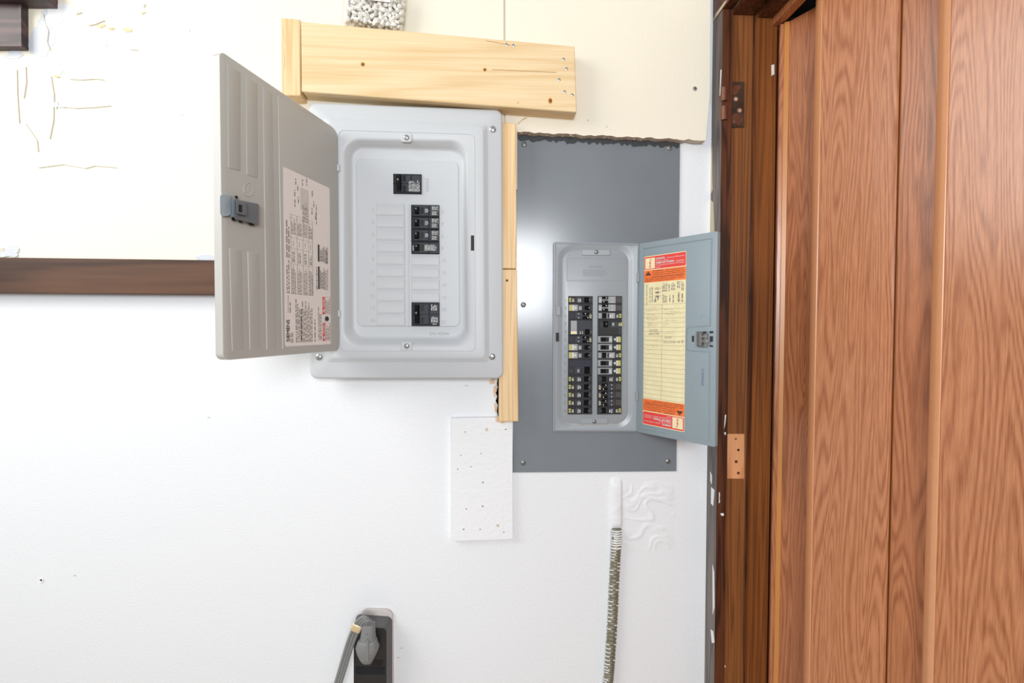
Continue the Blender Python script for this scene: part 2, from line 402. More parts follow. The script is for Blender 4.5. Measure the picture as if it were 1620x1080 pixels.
# rough plaster below the old panel, and the covered run of the conduit
def lump(x0, y0, x1, y1, amp, sc_, seed, name='plaster_patch', nx=34, ny=34, ridge=0):
    vs, fs = [], []
    for j in range(ny + 1):
        for i in range(nx + 1):
            s, t = i / nx, j / ny; p = P(x0 + (x1 - x0) * s, y0 + (y1 - y0) * t, 0)
            e = min(1, 5 * min(s, 1 - s)) * min(1, 5 * min(t, 1 - t)); e = e * e * (3 - 2 * e)
            wq = Vector((p.x + p.z * .55, p.z - p.x * .3, 0)) * sc_
            wq += Vector((noise.noise(wq * .8 + Vector((seed, 0, 3))), noise.noise(wq * .8 + Vector((0, seed, 9))), 0)) * .9
            h = max(0, 1 - abs(noise.noise(Vector((wq.x * .55, wq.y * 1.3, seed)))) * 4.5) * .55 + .35 * noise.noise(wq * .5) + .15
            if ridge: h = ridge * math.sqrt(max(0, 1 - (2 * s - 1) ** 2)) + .25 * h
            vs.append(p + Vector((0, -max(-.2, h) * amp * e + .0003, 0)))
    for j in range(ny):
        for i in range(nx):
            a = j * (nx + 1) + i; fs.append((a, a + 1, a + nx + 2, a + nx + 1))
    return MB().add(vs, fs).build(name, M['white'], wall, smooth=80)
lump(974, 752, 1075, 880, .0030, 26, 3, nx=70, ny=80)
lump(963, 752, 986, 842, .0065, 20, 8, ridge=1.1, nx=20)
# dark chair rail
b = MB(); b.pslab([(-900, 395), (500, 413.5), (500, 467.5), (-900, 456)], -.0002, -.030, 0, 1)
struct(b.build('trim_1', M['rail'])); 
# window sill and apron in the upper left corner
wn = sempty('window_1', P(0, 40, YC))
MB().pslab([(-420, -60), (71, -30), (71, -1), (-420, -6)], YC, -.052, 0, 1).build('window_sill', M['sillwood'], wn)
MB().pslab([(-420, 2), (34, 5), (34.5, 74), (-420, 77)], YC, -.037, 0, 1).build('apron', M['sillwood'], wn)
MB().pslab([(29, 6), (34, 6.5), (34.5, 74), (29.5, 74)], -.0368, -.0385, 0, .8).build('apron_moulding', M['sillwood'], wn)
# floor (below the frame)
MB().add([(-2.2, -3, 0), (1.3, -3, 0), (1.3, .1, 0), (-2.2, .1, 0), (-2.2, -3, -.05), (1.3, -3, -.05), (1.3, .1, -.05), (-2.2, .1, -.05)],
         [(0, 1, 2, 3), (4, 5, 6, 7), (0, 1, 5, 4), (1, 2, 6, 5), (2, 3, 7, 6), (3, 0, 4, 7)])
struct(_ := MB().add([(-2.2, -3, 0), (1.3, -3, 0), (1.3, .1, 0), (-2.2, .1, 0), (-2.2, -3, -.05), (1.3, -3, -.05), (1.3, .1, -.05), (-2.2, .1, -.05)],
         [(0, 1, 2, 3), (4, 5, 6, 7), (0, 1, 5, 4), (1, 2, 6, 5), (2, 3, 7, 6), (3, 0, 4, 7)]).build('floor', M['floor']))

# ---- doorway in the right wall: casing, far jamb, stop, head
YE = -0.048                                          # near edge of the far casing leg
xc2 = P(1152, 600, YE).x                             # back of casing / wall plane
yj = YE + .006                                       # face of the far jamb
xj1 = P(1187, 600, yj).x; ys = yj - .012
xs0, xs1 = P(1190, 600, ys).x, P(1220.5, 600, ys).x
zh = P(1165, 24, yj).z                               # underside of the head jamb
YN = -1.15                                           # near end of the opening (out of frame)
WX = lambda x0, y0, z0, x1, y1, z1, bv=.0008, bb=None, mat=0: (bb or MB()).slab(Plane_fixed((0, 0, 0), (1, 0, 0), (0, 1, 0), (0, 0, 1)), min(x0, x1), min(y0, y1), max(x0, x1), max(y0, y1), min(z0, z1), max(z0, z1), 0, bv, mat)
d1 = sempty('door_1', (xj1, yj, 0))
b = WX(XS, YE, 0, xc2, -.0005, zh + .009); # far leg of the casing: face towards the room, edge towards the camera
b.m = [0] * len(b.m)
cs = b.build('door_casing', [M['casing'], M['casing2']], d1)
for pl in cs.data.polygons:
    if pl.normal.y < -.7: pl.material_index = 1
zc = zh + .009
hc = WX(XS - .0005, YN, zc + .0005, xc2, -.0005, zc + .075).build('door_casing', [M['casing2']], d1)
WX(xc2 + .0005, yj, 0, xs1 + .02, -.0005, zh + .02).build('side_jamb', M['jamb'], d1)
WX(xs0, ys, 0, xs1, yj - .0003, zh - .0005).build('door_stop', M['stop'], d1)
WX(xc2 + .0005, YN, zh, xs1 + .06, yj - .0005, zh + .02).build('head_jamb', M['casing2'], d1)
WX(xs0, YN, zh - .012, xs1, ys - .0005, zh - .0003).build('door_stop', M['casing2'], d1)
WX(xs0 - .0042, yj - .0016, 0, xs0 - .0002, yj - .0001, zh - .001, .0002).build('joint_line', M['casing2'], d1)
WX(xc2 - .0006, yj - .0016, 0, xc2 + .0016, yj - .0001, zh - .001, .0002).build('joint_line', M['gap'], d1)
wr = WX(xc2, YN, zc + .0005, xc2 + .10, 0, 2.6); struct(wr.build('wall_right', M['cream']))
# unseen dark box added past the doorway to stop sky light leaking in
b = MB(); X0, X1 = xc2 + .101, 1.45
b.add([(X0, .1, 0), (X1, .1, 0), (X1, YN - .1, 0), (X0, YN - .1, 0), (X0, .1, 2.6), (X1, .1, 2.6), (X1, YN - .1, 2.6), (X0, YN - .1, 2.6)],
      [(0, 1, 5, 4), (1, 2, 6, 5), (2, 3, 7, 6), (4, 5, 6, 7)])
struct(b.build('hall_light_block', M['lightblock']))
# hinge leaf still screwed to the jamb, and the empty mortise below
hg = MB().pslab([(1150, 129), (1178, 128.5), (1178, 200.5), (1150, 202)], yj + .0002, yj - .003, 0, .4).build('hinge_leaf', M['hinge'], d1)
for (y0, y1) in ((139, 160), (169, 190)):
    pa = [P(1145.5, y0 + (y1 - y0) * k / 4, yj - .006) for k in range(5)]
    MB().tube(pa, .0068, 14).build('hinge_knuckle', M['copper'], hg, smooth=50)
for k, (u, v) in enumerate(((1170, 137), (1164, 156.5), (1170, 174.5), (1164, 192))):
    fr = Plane_fixed(P(u, v, yj - .003))
    bb = MB()
    if k in (1, 2):
        bb.disc(fr, 0, 0, [(.0052, -.0005), (.0052, .0003), (.0042, .0004)]); bb.disc(fr, .0004, -.0004, [(.0034, .0004), (.0034, .0006)], mat=1)
        bb.build('screw_hole', [M['dsteel'], M['bare']], hg)
    else:
        bb.disc(fr, 0, 0, [(.0054, -.0005), (.0052, .0005), (.002, .0011)]); bb.slab(Plane_fixed(fr.o, (.7, 0, .7), (-.7, 0, .7)), -.0045, -.0007, .0045, .0007, .0004, .0013, 0, .0001, 1)
        bb.build('hinge_screw', [M['copper'], M['slot']], hg)
for (u, v, rx, ry) in ((1163, 142, 8, 8), (1166, 188, 10, 9)):
    q_ = random.Random(u); f = [P(u + rx * math.cos(t) * q_.uniform(.8, 1.1), v + ry * math.sin(t) * q_.uniform(.8, 1.1), yj - .0033) for t in [k * .4488 for k in range(14)]]
    MB().prism(f, [p_ + Vector((0, .0004, 0)) for p_ in f]).build('worn_patch', M['copper'], hg)
ms = MB().pslab([(1150.5, 686), (1178, 686), (1178, 757.5), (1150.5, 757)], yj + .0002, yj - .0012, 0, .5).build('mortise_face', M['bare'], d1)
for (u, v, r) in ((1164, 694, 1.6), (1168, 711.5, 2.2), (1164.5, 730, 2.6), (1168, 748, 2.4)):
    fr = Plane_fixed(P(u, v, yj - .0012)); MB().disc(fr, 0, 0, [(r * .00135, -.0002), (r * .00135, .0004)], 8).build('screw_hole', M['casing2'], ms)
# white paint splashes on the casing
def splash(pts, mat='white2', y=YE, x=None):
    if x is None: f = [P(u, v, y - .0006) for u, v in pts]; bk = [p + Vector((0, .0006, 0)) for p in f]
    else: f = [PX(u, v, x - .0006) for u, v in pts]; bk = [p + Vector((.0006, 0, 0)) for p in f]
    MB().prism(f, bk).build('paint_splash', M[mat], d1)
splash([(1147, 656), (1149, 656), (1147.5, 670), (1145.5, 679)]); splash([(1146, 683), (1148.5, 684), (1148, 688), (1146.2, 687)])
splash([(1137.5, 778), (1139, 780), (1138.4, 788), (1139, 794), (1137.3, 796)]); splash([(1139.5, 812), (1145, 811.5), (1145, 816), (1141, 815)])
splash([(1140, 110), (1141.6, 111), (1139.4, 150), (1138.6, 152)]); splash([(1146, 1052), (1148, 1053), (1147.5, 1056)])
for pts in ([(1125, 770), (1130, 775), (1128, 800), (1124.5, 796)], [(1127, 893), (1129.5, 905), (1130, 960), (1127.4, 972)], [(1124, 995), (1128, 998), (1130, 1016), (1126, 1017)], [(1123.5, 746), (1126, 752), (1125.5, 766), (1123.6, 760)]):
    splash(pts, x=XS)
for pts in ([(1122.8, 230), (1126, 232), (1127, 300), (1123, 310)], [(1123, 315), (1128, 320), (1130, 368), (1123, 372)], [(1124, 36), (1132, 22), (1146, 3), (1150, 0), (1147, 6), (1134, 26), (1126, 38)]):
    splash(pts, 'dirt', x=XS)
# ------------------------------------------------------------------ folding door
fd = thing('folding_door', 'tall glossy brown wood-grain folding door with vertical slats in the doorway', 'door', (.70, -.3, 0))
zt = P(1246, 33, CAM.y * 0 - .07).z
dirA = Vector((.44, -.898, 0)); dirR = Vector((-.44, -.898, 0))
def slat(name, p0, d, L, mat, t=.012, bv=.0015, z1=None, edge=0):
    nrm = Vector((-d.y * -1, 0, 0)); nrm = Vector((d.y, -d.x, 0))      # towards the room
    if nrm.x > 0: nrm = -nrm
    fr = Plane_fixed((p0.x, p0.y, 0), d, (0, 0, 1), nrm)
    return MB().slab(fr, 0, .01, L, z1 or zt, -t, 0, 0, bv).build(name, M[mat], fd, smooth=20)
pz = lambda px, depth: Vector((depth * (ray(px, 540).x / ray(px, 540).y), CAM.y + depth, 0))
a0 = pz(1240, 1.030)
# lead post: tan profile strips
slat('lead_post', pz(1226, 1.036), (a0 - pz(1226, 1.036)).normalized(), (a0 - pz(1226, 1.036)).length * .55, 'lamn', .02, z1=P(1221, 41, ys).z - .001)
q0 = pz(1226, 1.036).lerp(a0, .57)
slat('edge_profile', q0 + Vector((-.002, 0, 0)), (a0 - q0).normalized(), (a0 - q0).length + .004, 'profile2', .01)
def bull(p0, d, L_, h=.006):
    nrm = Vector((d.y, -d.x, 0));
    if nrm.x > 0: nrm = -nrm
    fr = Plane_fixed((p0.x, p0.y, 0), d, (0, 0, 1), nrm)
    prof = [(L_ * k / 8, h * math.sin(math.pi * k / 8) ** .6) for k in range(9)] + [(L_, -.006), (0, -.006)]
    b = MB(); b.loops([[fr.pt(u, z, d_) for u, d_ in prof] for z in (.01, zt)])
    return b.build('edge_profile', M['profile'], fd, smooth=40)
def isect(p, d, px):               # length along d until the photo column px
    r = ray(px, 540); k = r.x / r.y
    return (k * (p.y - CAM.y) - p.x) / (d.x - k * d.y)
p = a0.copy()
LA = isect(p, dirA, 1283.5); slat('narrow_slat', p, dirA, LA - .0005, 'lamn'); p = p + dirA * LA
LR = isect(p, dirR, 1290); bull(p, dirR, LR - .0005); p = p + dirR * LR
LB = isect(p, dirA, 1411.5); slat('wide_slat', p, dirA, LB, 'lam', .012, .0025); p = p + dirA * LB
LG = isect(p, dirA, 1415.5); slat('groove_strip', p - Vector((-.9, -.44, 0)) * .006, dirA, LG, 'profile2', .004); p = p + dirA * LG
LC = isect(p, dirA, 1474.5); slat('narrow_slat', p, dirA, LC - .0005, 'lamn', .012, .0015); p = p + dirA * LC
LR = isect(p, dirR, 1489); bull(p, dirR, LR - .0005); p = p + dirR * LR
slat('wide_slat', p, dirA, .136, 'lam', .012, .0025); p = p + dirA * .136
slat('groove_strip', p - Vector((-.9, -.44, 0)) * .006, dirA, .003, 'profile2', .004); p = p + dirA * .003
slat('narrow_slat', p, dirA, .056, 'lamn'); p = p + dirA * .056
bull(p, dirR, .045); p = p + dirR * .045
slat('wide_slat', p, dirA, .136, 'lam')
# track under the head
tk0, tk1 = P(1221, 40, ys).x + .0012, P(1246, 33, ys - .02).x
zt0 = P(1221, 41, ys).z
tr = thing('door_track', 'brown wood-grain overhead track of the folding door under the dark door head', 'track', (tk0, ys - .3, zt0))
WX(tk0, YN, zt0, tk0 + .014, ys - .001, zh - .001).build('track_side', M['lamn'], tr)
WX(tk0 + .0142, YN, zt0 + .004, tk0 + .022, ys - .001, zt0 + .020).build('track_lip', M['profile2'], tr)
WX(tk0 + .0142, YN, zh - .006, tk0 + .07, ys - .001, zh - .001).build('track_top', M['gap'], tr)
# small white catch on the stop edge
b = MB().pslab([(1220.5, 102.5), (1225.5, 101), (1225.5, 117.5), (1220.8, 120)], ys + .004, ys - .001, 0, .5)
tag(b.build('door_catch', M['ink_w'], origin=P(1223, 110, ys)), 'small white catch on the edge of the brown door stop', 'catch')

# ------------------------------------------------------------------ light grey panel (left)
YF = -0.048                                  # face of its cover flange
LP = thing('electrical_panel', 'light grey breaker panel under the pine board, few breakers, door open to the left', 'electrical panel', P(643, 600, -.03))
QC = lambda tl, tr_, br, bl: [tl, tr_, br, bl]
oc = QC((489, 162.8), (794.5, 174.2), (796, 598.5), (491, 598.5))
def lloop(c, r, y): return [P(q[0], q[1], y) for q in rr(c, r, 7)]
st = QC((514, 187), (769, 197), (772, 571), (516, 571))
to = QC((543.5, 219), (739, 222), (743.5, 547), (544, 546))
ti = QC((558, 234), (731, 239), (733.5, 533.5), (560, 533))
YR = YF - .008; YI = YF + .012
yb = -.0428
b = MB()
ls = [lloop(oc, 11, yb), lloop(oc, 11, YF + .003), lloop(inset(oc, 1), 10.5, YF + .0012), lloop(inset(oc, 3), 9, YF),
      lloop(inset(st, -3), 7, YF), lloop(inset(st, -1), 7, YF - .001), lloop(inset(st, 4), 8, YR + .0008), lloop(inset(st, 6), 8, YR),
      lloop(inset(to, -3), 27, YR), lloop(inset(to, 0), 25, YR + .001), lloop(inset(to, 3), 24, YR + .003),
      lloop(inset(ti, -4), 22, YI - .004), lloop(inset(ti, -1), 20, YI - .0008), lloop(inset(ti, 2), 18, YI)]
b.loops(ls, cap0=False)
cov = b.build('cover', M['lpaint'], LP, smooth=50)
# door rebate line and notches (raised bead)
dl = QC((534, 204), (751, 211), (753, 556), (537, 556))
b = MB(); b.loops([lloop(dl, 9, YR + .0002), lloop(inset(dl, .4), 9, YR - .0008), lloop(inset(dl, 1.6), 8, YR - .0008), lloop(inset(dl, 2.2), 8, YR + .0002)], cap0=False, cap1=False)
b.build('door_rebate', M['lpaint'], cov)
for (u, v) in ((643, 217), (643, 547.5)):
    b = MB(); b.pslab(rect(u - 9, v - 7.5, u + 9, v + 7.5), YR + .001, YR - .0016, 4, 1.2); b.build('screw_boss', M['lpaint'], cov)
# box body behind the cover
bxc = [P(498, 170, yb), P(788, 178, yb), P(789, 591, yb), P(499, 591, yb)]
b = MB(); b.loops([[Vector((q.x, YC - .0006 if q.z > 1.45 else -.0006, q.z)) for q in bxc], [q + Vector((0, .0004, 0)) for q in bxc]]); 
b = MB(); zz = [P(640, 175, yb).z, P(640, 591, yb).z]; xx = [P(500, 400, yb).x, P(784, 400, yb).x]
b.slab(LF, xx[0], zz[1], xx[1], zz[0], .0225, .0342, 0, .0005); b.build('box_body', M['lpaint'], LP)
# dead front plate
pc = QC((563, 250.5), (725, 255.5), (727.5, 516.5), (565, 516))
YP = YI - .0022
b = MB(); b.pslab(pc, YI + .001, YP, 9, 1.0); dead = b.build('dead_front', M['lpaint'], LP)
# breaker positions
def mmpx(c0, c1, y): a, q = P(*c0, y), P(*c1, y); return (q - a).length
pxm = mmpx((600, 400), (700, 400), YP) / 100      # metres per pixel at the dead front
BW = 44.5 * pxm; BH = 19.4 * pxm
def lp_breaker(kind):
    hh = {'one': BH * .985, 'two': BH * 1.95, 'main': 31 * pxm, 'alt': BH * .985}[kind]; ww = BW
    X = lambda s: (s - .5) * ww
    body = MB(); body.slab(LF, X(0), -hh / 2, X(1), hh / 2, -.001, .004, 0, .0006)
    body.slab(LF, X(.12), -hh * .42, X(.62), hh * .42, .0035, .0062, .0008, .0005, 1)
    body.slab(LF, X(.66), -hh * .43, X(.98), hh * .43, .0035, .0052, .0005, .0004, 1)
    if kind in ('two', 'main'):
        body.slab(LF, X(.02), -.0006, X(.98), .0006, .0035, .0066, 0, .0002, 2)
    sl = [0] if kind in ('one', 'alt') else [hh * .26, -hh * .26]
    tg, pr = MB(), MB()
    for q in sl:
        body.slab(LF, X(.34), q - BH * .24, X(.45), q + BH * .24, .006, .0064, 0, .0001, 2)
    if kind in ('one', 'alt'):
        wv = BH * .3
        tg.loops([[LF.pt(X(.13), -wv, .006), LF.pt(X(.30), -wv, .006), LF.pt(X(.30), wv, .006), LF.pt(X(.13), wv, .006)],
                  [LF.pt(X(.14), -wv * .9, .011), LF.pt(X(.28), -wv * .7, .015), LF.pt(X(.28), wv * .7, .015), LF.pt(X(.14), wv * .9, .011)]])
        pr.text(Plane_fixed((X(.2), -.0022, 0), (0, 0, 1), (-1, 0, 0)), '20', .0001, -.0012, .0026, .0136)
    else:
        wv = hh * .40 if kind == 'main' else hh * .40
        tg.loops([[LF.pt(X(.12), -wv, .006), LF.pt(X(.30), -wv, .006), LF.pt(X(.30), wv, .006), LF.pt(X(.12), wv, .006)],
                  [LF.pt(X(.14), -wv * .96, .012), LF.pt(X(.27), -wv * .96, .016), LF.pt(X(.27), wv * .96, .016), LF.pt(X(.14), wv * .96, .012)]])
        for q in (.62, -.62): pr.text(Plane_fixed((X(.235), q * wv - .002, 0), (0, 0, 1), (-1, 0, 0)), {'two': '50', 'main': '60'}[kind], 0, -.001, .003, .0148)
    # small illegible white print, rows running upwards
    if kind == 'one':
        pr.dashes(LF, X(.50), -hh * .16, X(.63), hh * .16, 3, .0064, seed=1, fill=.5)
        pr.dashes(LF, X(.74), hh * .06, X(.95), hh * .38, 4, .0054, seed=2, fill=.5); pr.dashes(LF, X(.74), -hh * .36, X(.95), -hh * .02, 4, .0054, seed=3, fill=.5)
        pr.slab(LF, X(.955), -hh * .05, X(.965), hh * .4, .0052, .0055, 0, .0001)
    elif kind == 'alt':
        pr.dashes(LF, X(.48), -hh * .25, X(.92), hh * .25, 5, .0064, 0, seed=4, fill=.6); pr.dashes(LF, X(.05), -hh * .25, X(.1), hh * .2, 4, .0045, seed=7)
    elif kind == 'main':
        pr.dashes(LF, X(.55), -hh * .4, X(.94), hh * .18, 8, .0066, 0, 90, seed=5, fill=.5)
    else:
        pr.dashes(LF, X(.70), hh * .16, X(.92), hh * .42, 4, .0054, 0, 90, seed=6); pr.dashes(LF, X(.70), -hh * .34, X(.95), -hh * .08, 5, .0054, 0, 90, seed=8, fill=.6)
        pr.dashes(LF, X(.76), -hh * .45, X(.92), -hh * .38, 1, .0054, seed=9)
    return body.mesh('circuit_breaker', [M['bk'], M['bkg'], M['bkd']]), tg.mesh('toggle', [M['bkd']]), pr.mesh('white_print', [M['ink_w']])
lpm = {k: lp_breaker(k) for k in ('one', 'two', 'main', 'alt')}
def lp_place(kind, u, v, label=None):
    pt = P(u, v, YP)
    o = place('circuit_breaker', lpm[kind][0], pt, LP)
    if label: o['label'] = label
    for nm, me in zip(('toggle', 'white_print'), lpm[kind][1:]):
        c = bpy.data.objects.new(nm, me); C.objects.link(c); c.parent = o
        if nm == 'white_print': c['kind'] = 'stuff'
lp_place('main', 645, 291.5, 'two-pole main breaker alone at the top')
for v in (334.2, 353.6, 373): lp_place('one', 673, v)
lp_place('alt', 673.3, 392.4, 'fourth breaker, with a glossy grey face')
lp_place('two', 673.5, 497, 'two-pole breaker at the bottom of the right column')
# filler plates
fw = 45 * pxm; fh = 18.6 * pxm
b = MB(); b.slab(LF, -fw / 2, -fh / 2, fw / 2, fh / 2, -.001, .0010, 0, .0007)
b.loops([[LF.pt(-fw * .48, fh * .42, .001), LF.pt(fw * .48, fh * .42, .001), LF.pt(fw * .48, -fh * .42, .001), LF.pt(-fw * .48, -fh * .42, .001)],
         [LF.pt(-fw * .48, fh * .26, .0022), LF.pt(fw * .46, fh * .26, .0022), LF.pt(fw * .46, -fh * .40, .0015), LF.pt(-fw * .48, -fh * .40, .0015)]])
fil = b.mesh('filler_plate', [M['lpaint']])
for k in range(10): place('filler_plate', fil, P(618 + .9 * k / 9, 331.5 + 19.42 * k, YP), LP)
for k in range(4): place('filler_plate', fil, P(673.6, 411 + 19.42 * k, YP), LP)
b = MB(); b.pslab(rect(645.5, 322, 648, 516), YP + .0005, YP - .0008, 0, .6); b.build('centre_rib', M['lpaint'], LP)
# embossed numbers
fr = Plane_fixed(P(643, 400, YP))
def ltext(b, s, u, v, h, rot=0, fr_=None, off=.0005, mat=0, width=None):
    q = P(u, v, YP); b.text(LF, s, q.x, q.z, h, -YP + off, mat, rot, width)
b = MB()
for k, s in enumerate(('1', '3', '5', '7', '9', '11', '13', '15', '17', '19')): ltext(b, s, 588 - (3 if len(s) > 1 else 0), 335 + 19.42 * k, .0078)
for k, s in enumerate(('2', '4', '6', '8', '10', '12', '14', '16', '18', '20')): ltext(b, s, 698, 337 + 19.42 * k, .0078)
ltext(b, 'MAIN', 673.5, 282, .0072, -math.pi / 2, width=.027); ltext(b, '5414504', 679, 529.5, .0062, width=.042)
b.build('embossed_marking', M['emb'], dead)['kind'] = 'stuff'
# screws
def screw(parent, u, v, y, r, mat='steel', ang=.6, slotk='slot', cross=False):
    o = P(u, v, y); fr = Plane_fixed(o); b = MB(); b.disc(fr, 0, 0, [(r, -.0006), (r, .0008), (r * .8, .0019), (r * .35, .0024)])
    f2 = Plane_fixed(o, (math.cos(ang), 0, math.sin(ang)), (-math.sin(ang), 0, math.cos(ang)))
    b.slab(f2, -r * .75, -r * .13, r * .75, r * .13, .001, .0026, 0, .0001, 1)
    if cross: b.slab(f2, -r * .13, -r * .6, r * .13, r * .6, .001, .0025, 0, .0001, 1)
    return b.build('screw', [M[mat], M[slotk]], parent, smooth=50)
for (u, v) in ((779.5, 204.5), (504.5, 564.5), (778.5, 564)): screw(LP, u, v, YF - .0003, .0069, cross=True, ang=1.2, slotk='dsteel')
for (u, v) in ((643, 217.5), (643.5, 547.3)): screw(LP, u, v, YR - .0016, .0058, cross=True, ang=.3, slotk='dsteel')
b = MB(); b.pslab(rect(744.8, 372, 751.2, 396.5), YR + .001, YR - .0004, .6, .2); b.build('latch_slot', M['black'], LP)
for (u, v) in ((536.5, 265), (537.5, 496)):
    b = MB(); b.pslab(rect(u - 4, v - 5.5, u + .5, v + 5.5), YR + .001, YR - .006, 1, 1); b.build('hinge_tab', M['lpaint'], LP)

# open door of the light panel
hx = P(535, 380, YR - .004)                        # on the hinge line
Wd = 225 * pxm * .995
best = None
for k in range(400, 1000):
    a = math.radians(k / 10)                       # opening direction (-cos, -sin)
    e = hx + Vector((-math.cos(a), -math.sin(a), 0)) * Wd
    q = e - CAM; px = 810 + FPX * q.dot(_R) / q.dot(_F)
    if best is None or abs(px - 350) < best[0]: best = (abs(px - 350), a)
DA = best[1]
dd = Vector((-math.cos(DA), -math.sin(DA), 0))
DP = Plane((hx.x, hx.y, 0), dd, (0, 0, 1))         # u: hinge to free edge, n: towards the camera
def dpx(u, v, off=0.0): return DP.px(u, v, off)
dc = QC((347.5, 79), (534, 206), (537, 554), (353.5, 570))
b = MB()
L = lambda c, r, off: [dpx(q[0], q[1], off) for q in rr(c, r, 6)]
def offl(c, r, off): return [q - DP.n * off for q in L(c, r, 0)]
b.loops([offl(dc, 11, .014), offl(dc, 11, .0006), L(inset(dc, 1.0), 10, 0)])
def emb(c, h=.0011, bev=1.6, inn=None): b.loops([L(c, 1.5, -.0003), L(inset(c, bev), 1.5, h)], cap0=False)
def yt(x): return 79 + (x - 347.5) * (206 - 79) / (534 - 347.5)
def yb2(x): return 570 + (x - 353.5) * (554 - 570) / (537 - 353.5)
for (x0, x1, ya, yb_, xb0, xb1) in ((359, 380.6, None, (266, 271.5), 360.5, 381), (388.5, 407.5, None, (276.5, 283), 389.5, 408.5)):
    emb([(x0, yt(x0) + 12), (x1, yt(x1) + 11.5), (xb1, yb_[1]), (xb0, yb_[0])])
emb([(362, 391), (382.5, 394.5), (385.5, yb2(385) - 13), (366.5, yb2(366) - 13)])
emb([(391, 396.5), (410, 400), (412, yb2(412) - 12), (394.5, yb2(394) - 12)])
emb([(415, yt(415) + 10.5), (431, yt(431) + 10), (437.5, yb2(438) - 10), (421, yb2(421) - 10.5)])
emb([(439, yt(439) + 9.5), (527.5, yt(527) + 8), (531, yb2(531) - 7), (446, yb2(446) - 9)])
ringc = [dpx(393 + 7.5 * math.cos(t * math.pi / 10), 300 + 10.5 * math.sin(t * math.pi / 10), 0) for t in range(20)]
b.tube(ringc + ringc[:1], .0008, 5)
ldoor = b.build('door', M['door_l'], LP, smooth=40)
# latch
b = MB()
L3 = lambda c, o0, o1, r=0: b.loops([offl(c, r, -o0 + .0001) if False else L(c, r, o0), L(c, r, o1 - .0008), L(inset(c, .6), r * .8 if r else 0, o1)])
L3([(347.5, 306), (366, 307), (366.5, 341), (348, 343)], .0005, .004, 7)
L3([(365, 315), (372, 316), (372, 345), (365, 343)], .0005, .003)
b.build('latch_pull', plain('latch_pull_grey', (170, 184, 192), .35), ldoor)
b = MB()
L3([(371, 315), (409, 322.5), (409, 355.5), (371, 346)], .0005, .009, 1)
L3([(374, 318), (390, 320.5), (390, 341), (374, 337.5)], .009, .016, 1)
b.build('latch_body', plain('latch_grey', (112, 116, 120), .4), ldoor)
b = MB(); L3([(377.5, 323), (383.5, 324), (383.5, 336.5), (377.5, 335)], .0155, .0166)
for c in ([(372, 309), (376, 310), (376, 314), (372, 313)], [(366.5, 343), (372, 344), (372, 350), (366.5, 348)], [(378, 349), (384, 350.5), (384, 353), (378, 351.5)], [(394, 353), (402, 354.5), (402, 357.5), (394, 356)]): L3(c, .0002, .004)
b.build('latch_slot', M['black'], ldoor)
# printed sheet on the door: rows run upwards. a = up the sheet, b = across to the right
sc_ = QC((446, 263), (520.5, 296.5), (524.5, 543.5), (453.5, 548.5))
S = [dpx(q[0], q[1], .0014) for q in sc_]
zb = (S[2].z + S[3].z) / 2; zt_ = (S[0].z + S[1].z) / 2
ub, ut = (S[3] - DP.o).dot(DP.u), (S[2] - DP.o).dot(DP.u)
u0 = ((S[0] - DP.o).dot(DP.u) + ub) / 2; u1 = ((S[1] - DP.o).dot(DP.u) + ut) / 2
sw, sh = abs(u1 - u0), zt_ - zb
SF = Plane_fixed(DP.o + DP.u * u0 + Vector((0, 0, zb)), (DP.u * (1 if u1 > u0 else -1)), (0, 0, 1), DP.n)
b = MB(); b.slab(SF, 0, 0, sw, sh, .0010, .0014, .004, .0001)
N0 = .0016
def D_(a0, a1, b0, b1, n, seed, mat=1, fill=.5): b.dashes(SF, b0 * sw, a0 * sh, b1 * sw, a1 * sh, n, N0, mat, 90, seed, fill)
def T_(s, a, bb, h, mat=1, width=None): b.text(SF, s, bb * sw, a * sh, h * sw, N0, mat, math.pi / 2, None if width is None else width * sh)
def Q_(a0, a1, b0, b1, mat): b.quad(SF, b0 * sw, a0 * sh, b1 * sw, a1 * sh, N0 - .0001, mat)
[T_('SIEMENS', .025 + q_ * .0008, .080 + q_ * .004, .060, 3, .125) for q_ in (0, 1, 2)]; T_('Indoor Load Center', .19, .075, .03, 1, .1); D_(.19, .27, .085, .12, 1, 1)
D_(.02, .1, .1, .16, 2, 21, 4); D_(.02, .275, .20, .57, 11, 2, 4); D_(.03, .275, .30, .345, 1, 3, 3)
D_(.30, .50, .03, .10, 2, 4, 4); D_(.50, .74, .03, .11, 2, 5, 4)
for bb in (.13, .25, .37, .49, .58): b.quad(SF, bb * sw, .30 * sh, (bb + .006) * sw, .75 * sh, N0, 4)
for a in (.30, .47, .56, .62, .73, .75): b.quad(SF, .1 * sw, a * sh, .585 * sw, (a + .0012) * sh, N0, 4)
for i, bb in enumerate((.14, .26, .38, .50)):
    D_(.30, .465, bb, bb + .085, 4, 30 + i, 4); D_(.48, .55, bb + .01, bb + .07, 2, 40 + i, 4); D_(.64, .725, bb, bb + .09, 4, 50 + i, 4); D_(.575, .61, bb + .03, bb + .05, 1, 60 + i, 4)
for i in range(6): b.quad(SF, (.34 + .03 * i) * sw, .80 * sh, (.345 + .03 * i) * sw, .925 * sh, N0, 3)
for i, (a, bb) in enumerate(((.80, .2), (.86, .2), (.9, .26), (.83, .27), (.79, .56), (.84, .60), (.90, .57), (.94, .36), (.95, .45), (.93, .22), (.77, .64))): D_(a, a + .045, bb, bb + .035, 1, 70 + i, 4)
D_(.73, .85, .37, .50, 6, 80, 4); D_(.74, .90, .66, .69, 1, 82, 4)
